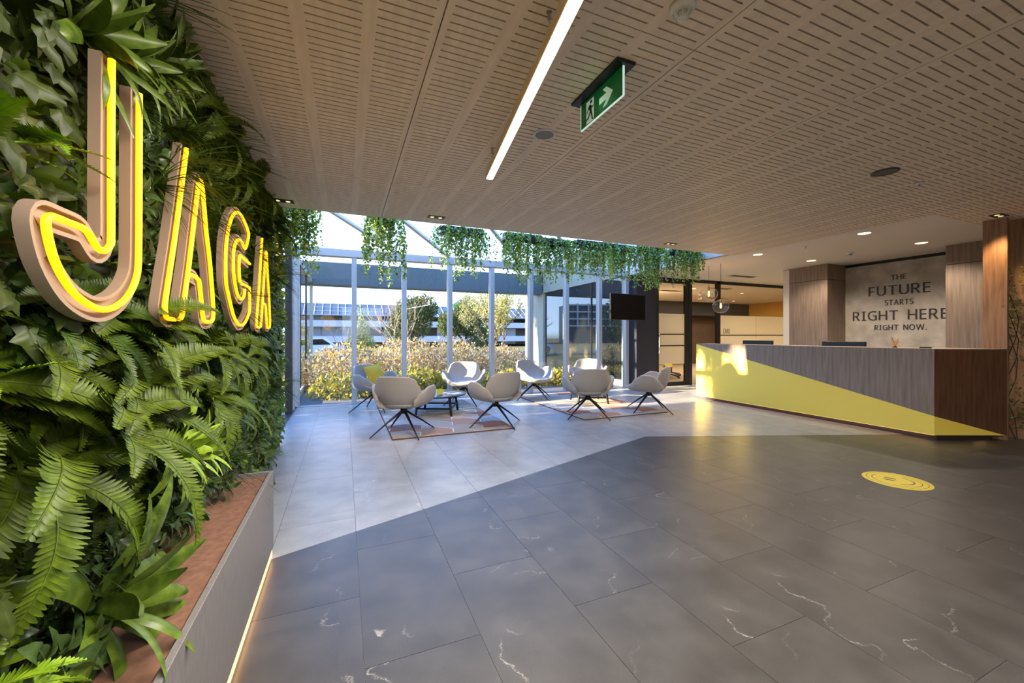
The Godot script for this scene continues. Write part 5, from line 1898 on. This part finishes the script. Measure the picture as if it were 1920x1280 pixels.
func branch(b: B, p: Vector3, d: Vector3, l: float, r: float, depth: int) -> void:
	var q := p + d * l * 0.5 + Vector3(rng.randf_range(-0.06, 0.06), 0, rng.randf_range(-0.06, 0.06)) * l
	var e := p + d * l
	b.tube(PackedVector3Array([p, q, e]), [r, r * 0.8, r * 0.6], 4, false)
	if depth == 0: return
	for k in 3:
		var nd := (d + Vector3(rng.randf_range(-0.75, 0.75), rng.randf_range(-0.1, 0.5), rng.randf_range(-0.75, 0.75))).normalized()
		branch(b, p.lerp(e, rng.randf_range(0.55, 1.0)), nd, l * rng.randf_range(0.55, 0.8), r * 0.55, depth - 1)

func bare_tree(at: Vector3, label: String, h: float, m: Material, leaves: int, lo: Color, hi: Color, group := "") -> void:
	var t := thing("twiggy_tree", label, "tree", at, 0.0, group)
	var b := B.new()
	for k in 3:
		branch(b, Vector3(rng.randf_range(-0.1, 0.1), -0.3, rng.randf_range(-0.1, 0.1)), Vector3(rng.randf_range(-0.45, 0.45), 1, rng.randf_range(-0.45, 0.45)).normalized(), h * 0.42, h * 0.012, 4)
	obj("branches", b, m, t)
	if leaves:
		var xs := []
		var cs := []
		for i in leaves:
			var v := b.p[rng.randi() % b.p.size()]
			if v.y < h * 0.25: continue
			xs.append(Transform3D(Basis.from_euler(Vector3(rng.randf() * TAU, rng.randf() * TAU, 0)).scaled(Vector3.ONE * rng.randf_range(0.6, 1.3)), v + Vector3(rng.randf_range(-0.12, 0.12), rng.randf_range(-0.12, 0.12), rng.randf_range(-0.12, 0.12))))
			cs.append(lo.lerp(hi, rng.randf()))
		many("leaves", LEAF, M.tint_leaf, xs, cs, t)

func outside() -> void:
	LEAF = small_leaf(0.09, 0.06)
	var b := B.new()
	vbox(b, -90, 110, -0.6, -0.06, 8.4, 20)
	vbox(b, -90, 110, -0.6, -0.30, 20, 200)
	vbox(b, -90, 110, -0.6, -0.05, -80, -4.65)
	vbox(b, -90, -1.25, -0.6, -0.06, -4.65, 8.4)
	structure("floor_lawn", b, wrapped(mat(Color(1, 1, 1), 0.95), noise_map(301, 0.02, [Color(0.30, 0.30, 0.13), Color(0.46, 0.42, 0.22), Color(0.36, 0.36, 0.16)], 4, 256), Vector3(0.2, 0.2, 0.2)), "sunlit grass outside the windows")
	b = B.new()
	vbox(b, -90, 110, -0.30, -0.27, 30, 37)
	structure("floor_road", b, mat(Color(0.36, 0.36, 0.36), 0.9), "grey road beyond the hedge")
	# hedge of golden shrubs before the windows, twiggy tan shrubs behind it
	var g := "golden shrubs outside the windows"
	var k := 0
	for q in [[-0.05, 9.5, 0.75, 0.55], [0.75, 9.45, 0.8, 0.56], [1.6, 9.6, 0.8, 0.62], [2.45, 9.7, 0.75, 0.5], [3.3, 9.8, 0.75, 0.42], [4.2, 9.9, 0.8, 0.46], [5.1, 9.8, 0.8, 0.46], [5.8, 9.7, 0.7, 0.46]]:
		foliage("golden_shrub", ["golden-leaved shrub at the window corner beside the planted wall", "golden-leaved shrub behind the chair with the cushion", "golden-leaved shrub left of the second mullion", "golden-leaved shrub outside behind the left coffee table", "golden-leaved shrub behind the left rear chair", "golden-leaved shrub outside the window corner", "golden-leaved shrub below the wing's glass", "golden-leaved shrub nearest the right wing"][k], "shrub", V(q[0], -0.3, q[1]), [[Vector3(0, 0.25, 0), Vector3(q[2], q[3], 0.75)], [Vector3(0.3, 0.4, 0.2), Vector3(0.4, q[3] * 0.6, 0.4)]], 3000, 0.75, Color(0.16, 0.16, 0.03), Color(0.78, 0.66, 0.12), 0.02, g)
		k += 1
	k = 0
	for q in [[-1.9, 11.2, 1.0], [0.0, 11.0, 0.95], [1.5, 11.0, 1.12], [2.9, 11.3, 1.08], [4.4, 11.6, 0.85], [-3.4, 11.6, 1.0], [-5.2, 11.8, 1.0]]:
		foliage("tan_shrub", ["dry tan twiggy shrub at the far left behind the golden hedge", "dry tan twiggy shrub left of the first mullion", "dry tan twiggy shrub between the first two mullions", "dry tan twiggy shrub right of the second mullion", "dry tan twiggy shrub behind the window corner", "dry tan twiggy shrub beyond the side glazing", "dry tan twiggy shrub farthest beyond the side glazing"][k], "shrub", V(q[0], -0.3, q[1]), [[Vector3(0, 0.4, 0), Vector3(1.15, q[2], 0.9)]], 6000, 0.75, Color(0.42, 0.30, 0.19), Color(0.80, 0.62, 0.44), 0.03, "tan shrubs behind the golden hedge", 0.12)
		k += 1
	# tall screen planting to the left of the building
	k = 0
	for q in [[-3.6, 5.4, 2.2], [-3.7, 6.5, 2.35], [-3.6, 7.6, 2.15]]:
		foliage("tall_shrub", ["tall green shrub outside, level with the planted wall's end", "tall green shrub outside the side glazing, second along", "tall green shrub outside the side glazing, third along", "tall green shrub outside the window corner", "tall green shrub left of the wing"][k], "shrub", V(q[0], -0.3, q[1]), [[Vector3(0, q[2] * 0.5, 0), Vector3(0.75, q[2] * 0.62, 0.75)]], 4200, 1.1, Color(0.07, 0.10, 0.02), Color(0.22, 0.24, 0.06), 0.05, "tall shrubs left of the building", 0.1)
		k += 1
	k = 0
	for q in [[-13.0, 3.0], [-13.6, 6.2], [-13.0, 9.4], [-14.0, 12.6]]:  # trees added out of view; their crowns block the higher sun
		foliage("sun_blocking_tree", ["first added tall tree left of the building, blocking high sun", "second added tall tree left of the building, blocking high sun", "third added tall tree left of the building, blocking high sun", "added tall tree left of the building, farthest along, blocking high sun"][k], "tree", V(q[0], -0.06, q[1]), [[Vector3(0, 10.6, 0), Vector3(2.4, 3.3, 2.2)]], 9000, 3.2, Color(0.06, 0.09, 0.03), Color(0.18, 0.2, 0.07), 0.22, "added sun-blocking trees left of the building")
		k += 1
	# near sparse tree outside the middle panes
	bare_tree(V(6.7, -0.3, 19.0), "sparse young tree with yellowing leaves outside the middle panes", 4.6, M.bark, 4200, Color(0.36, 0.35, 0.14), Color(0.66, 0.61, 0.36))
	bare_tree(V(8.6, -0.3, 23.0), "thin young tree with yellowing leaves before the wing's corner", 5.0, M.bark, 3600, Color(0.36, 0.35, 0.15), Color(0.62, 0.58, 0.36))
	bare_tree(V(3.2, -0.3, 24.0), "pale leafless tree behind the second mullion", 4.8, mat(Color(0.56, 0.50, 0.44), 0.9), 0, Color.BLACK, Color.BLACK)
	bare_tree(V(-0.4, -0.3, 28.0), "small grey leafless tree at the left of the car park", 3.2, mat(Color(0.46, 0.44, 0.44), 0.9), 0, Color.BLACK, Color.BLACK)
	foliage("conical_tree", "small yellow-green conical tree before the car park", "tree", V(1.0, -0.3, 28.0), [[Vector3(0, 0.9, 0), Vector3(0.95, 1.0, 0.95)], [Vector3(0, 1.9, 0), Vector3(0.6, 0.9, 0.6)], [Vector3(0, 2.8, 0), Vector3(0.3, 0.8, 0.3)]], 3000, 1.2, Color(0.16, 0.19, 0.04), Color(0.36, 0.38, 0.08), 0.06)
	foliage("broad_tree", "dark green broad tree left of the second mullion, before the car park", "tree", V(5.2, -0.3, 34.0), [[Vector3(0, 3.0, 0), Vector3(1.7, 1.9, 1.6)], [Vector3(1.0, 3.9, 0), Vector3(1.2, 1.2, 1.2)], [Vector3(-1.2, 2.0, 0), Vector3(1.0, 1.2, 1.0)]], 6500, 1.9, Color(0.05, 0.08, 0.02), Color(0.19, 0.22, 0.07), 0.16, "dark green trees before the car park")
	foliage("broad_tree", "dark green broad tree right of the second mullion, before the car park", "tree", V(10.4, -0.3, 36.0), [[Vector3(0, 3.2, 0), Vector3(1.5, 1.7, 1.4)], [Vector3(-1.5, 2.6, 0), Vector3(1.2, 1.3, 1.2)], [Vector3(1.2, 1.6, 0), Vector3(1.2, 1.5, 1.1)]], 6500, 1.9, Color(0.06, 0.09, 0.02), Color(0.21, 0.24, 0.07), 0.16, "dark green trees before the car park")
	foliage("broad_tree", "grey-green tree far beyond the side glazing", "tree", V(-11.0, -0.3, 30.0), [[Vector3(0, 3.0, 0), Vector3(3.0, 2.6, 2.4)]], 5000, 1.9, Color(0.07, 0.10, 0.04), Color(0.24, 0.26, 0.12), 0.2, "dark green trees before the car park")
	car_park()
	far_block()
	# parked car and street lamps
	var c := thing("parked_car", "white car parked behind the hedge at the left", "car", V(-2.1, -0.27, 33.0))
	b = B.new()
	var body := PackedVector2Array([Vector2(-2.1, 0.35), Vector2(-2.05, 0.75), Vector2(-1.3, 0.85), Vector2(-0.7, 1.35), Vector2(0.7, 1.4), Vector2(1.4, 0.9), Vector2(2.1, 0.8), Vector2(2.15, 0.35)])
	b.T = Transform3D(Basis.IDENTITY, Vector3(0, 0, -0.85))
	b.prism(body, 1.7)
	obj("body", b, mat(Color(0.85, 0.86, 0.88), 0.3), c)
	b = B.new()
	b.T = Transform3D(Basis.IDENTITY, Vector3(0, 0, -0.86))
	b.prism(PackedVector2Array([Vector2(-1.15, 0.88), Vector2(-0.65, 1.28), Vector2(0.65, 1.32), Vector2(1.2, 0.92)]), 1.72)
	obj("side_windows", b, mat(Color(0.06, 0.07, 0.08), 0.1), c)
	for x in [-1.35, 1.35]:
		for z in [-0.75, 0.75]:
			b = B.new()
			b.tube(PackedVector3Array([Vector3(x, 0.32, z - 0.12), Vector3(x, 0.32, z + 0.12)]), [0.32], 16)
			obj("wheel", b, M.black, c)
	k = 0
	for q in [[5.4, 44.0], [-9.0, 46.0], [16.5, 46.0]]:
		var t := thing("street_lamp", ["pale street lamp before the car park, left of the broad tree", "pale street lamp at the far left of the car park", "pale street lamp before the right end of the car park"][k], "street lamp", V(q[0], -0.3, q[1]), 0.0, "street lamps before the car park")
		b = B.new()
		b.tube(PackedVector3Array([Vector3(0, 0, 0), Vector3(0, 3.6, 0), Vector3(-0.15, 3.95, 0), Vector3(-0.6, 4.1, 0)]), [0.07, 0.05, 0.045, 0.04], 8)
		obj("pole", b, M.white_plastic, t)
		b = B.new()
		b.box(Vector3(-1.05, 4.06, -0.08), Vector3(-0.55, 4.14, 0.08), 0.02)
		obj("lamp_head", b, M.white_plastic, t)
		k += 1

func car_park() -> void:
	var t := thing("car_park_building", "low white car park with solar panels along its roof edge", "building", V(10, -0.3, 55))
	var conc := mat(Color(0.72, 0.73, 0.74), 0.8)
	var b := B.new()
	b.box(Vector3(-18, 0, -14.3), Vector3(34, 4.2, -14))
	obj("rear_wall", b, conc, t)
	for y in [0.75, 2.72]:
		b = B.new()
		b.box(Vector3(-18, y, -14), Vector3(34, y + 0.15, -1.3))
		obj("deck", b, conc, t)
	for y in [0.75, 2.72]:
		b = B.new()
		b.box(Vector3(-18, y, -1.3), Vector3(34, y + 0.8, 0), 0.02)
		obj("parapet_band", b, conc, t)
	b = B.new()
	b.box(Vector3(-18, 4.1, -14), Vector3(34, 4.25, -0.6))
	obj("roof_slab", b, conc, t)
	for i in 13:
		b = B.new()
		b.box(Vector3(-17.8 + i * 4.2, 0, -1.4), Vector3(-17.0 + i * 4.2, 4.1, -0.9))
		obj("column", b, mat(Color(0.50, 0.51, 0.53), 0.8), t)
	for q in [[-13.0, -8.5], [2.0, 7.0], [12.0, 14.0]]:
		b = B.new()
		b.box(Vector3(q[0], 0.4, -1.35), Vector3(q[1], 2.7, -1.15))
		obj("infill_wall", b, mat(Color(0.55, 0.56, 0.58), 0.8), t)
	# tilted solar roof: dark panels in a pale frame
	b = B.new()
	var lo := Vector3(0, 4.15, 0.3)
	var hi := Vector3(0, 5.75, -2.6)
	b.quad(Vector3(-18, 0, 0) + lo, Vector3(34, 0, 0) + lo, Vector3(34, 0, 0) + hi, Vector3(-18, 0, 0) + hi)
	b.quad(Vector3(-18, -0.06, 0) + lo, Vector3(34, -0.06, 0) + lo, Vector3(34, -0.06, 0) + hi, Vector3(-18, -0.06, 0) + hi)
	obj("solar_glass", b, mat(Color(0.30, 0.33, 0.36), 0.3), t)
	b = B.new()
	for i in 58:
		var x := -18.0 + i * 0.905
		bar(b, Vector3(x, 0.03, 0) + lo, Vector3(x, 0.03, 0) + hi, 0.07, 0.05)
	for i in 4:
		var p := lo.lerp(hi, i / 3.0)
		bar(b, Vector3(-18, 0.03, 0) + p, Vector3(34, 0.03, 0) + p, 0.07, 0.07)
	var fr := obj("panel_frames", b, conc, t)
	fr.set_meta("kind", "stuff")
	# gabled roof rising behind
	var g := thing("gabled_building", "green and grey gable roof showing above the car park", "building", V(22.3, -0.3, 76))
	b = B.new()
	b.T = Transform3D(Basis.IDENTITY, Vector3(0, 0, -6))
	b.prism(PackedVector2Array([Vector2(-4.6, 6.6), Vector2(4.6, 6.6), Vector2(0, 9.7)]), 6)
	obj("gable", b, mat(Color(0.55, 0.58, 0.57), 0.7), g)
	b = B.new()
	b.T = Transform3D(Basis.IDENTITY, Vector3(0, 0, 0.01))
	b.prism(PackedVector2Array([Vector2(-3.4, 6.9), Vector2(3.4, 6.9), Vector2(2.2, 8.0), Vector2(-2.2, 8.0)]), 0.1)
	obj("green_panel", b, mat(Color(0.42, 0.66, 0.28), 0.7), g)
	b = B.new()
	b.box(Vector3(-4.4, 0, -6), Vector3(4.4, 6.6, -0.2))
	obj("walls", b, conc, g)

func far_block() -> void:
	# white gridded office block away to the left; the wing's glass mirrors it
	var t := thing("office_block", "white gridded office block mirrored in the wing's dark glass", "building", V(-41, -0.3, 72))
	t.rotation.y = deg_to_rad(14.0)
	var b := B.new()
	b.box(Vector3(-11, 0, -6), Vector3(11, 8.2, -0.4))
	obj("glass_body", b, mat(Color(0.22, 0.25, 0.28), 0.25), t)
	for i in 10:
		b = B.new()
		b.box(Vector3(-11 + i * 2.44 - 0.14, 3.4, -0.5), Vector3(-11 + i * 2.44 + 0.14, 8.5, 0.1))
		obj("upright", b, M.white_plastic, t)
	for i in 4:
		b = B.new()
		b.box(Vector3(-11.2, 3.7 + i * 1.5 - 0.16, -0.5), Vector3(11.2, 3.7 + i * 1.5 + 0.16, 0.15))
		obj("floor_band", b, M.white_plastic, t)
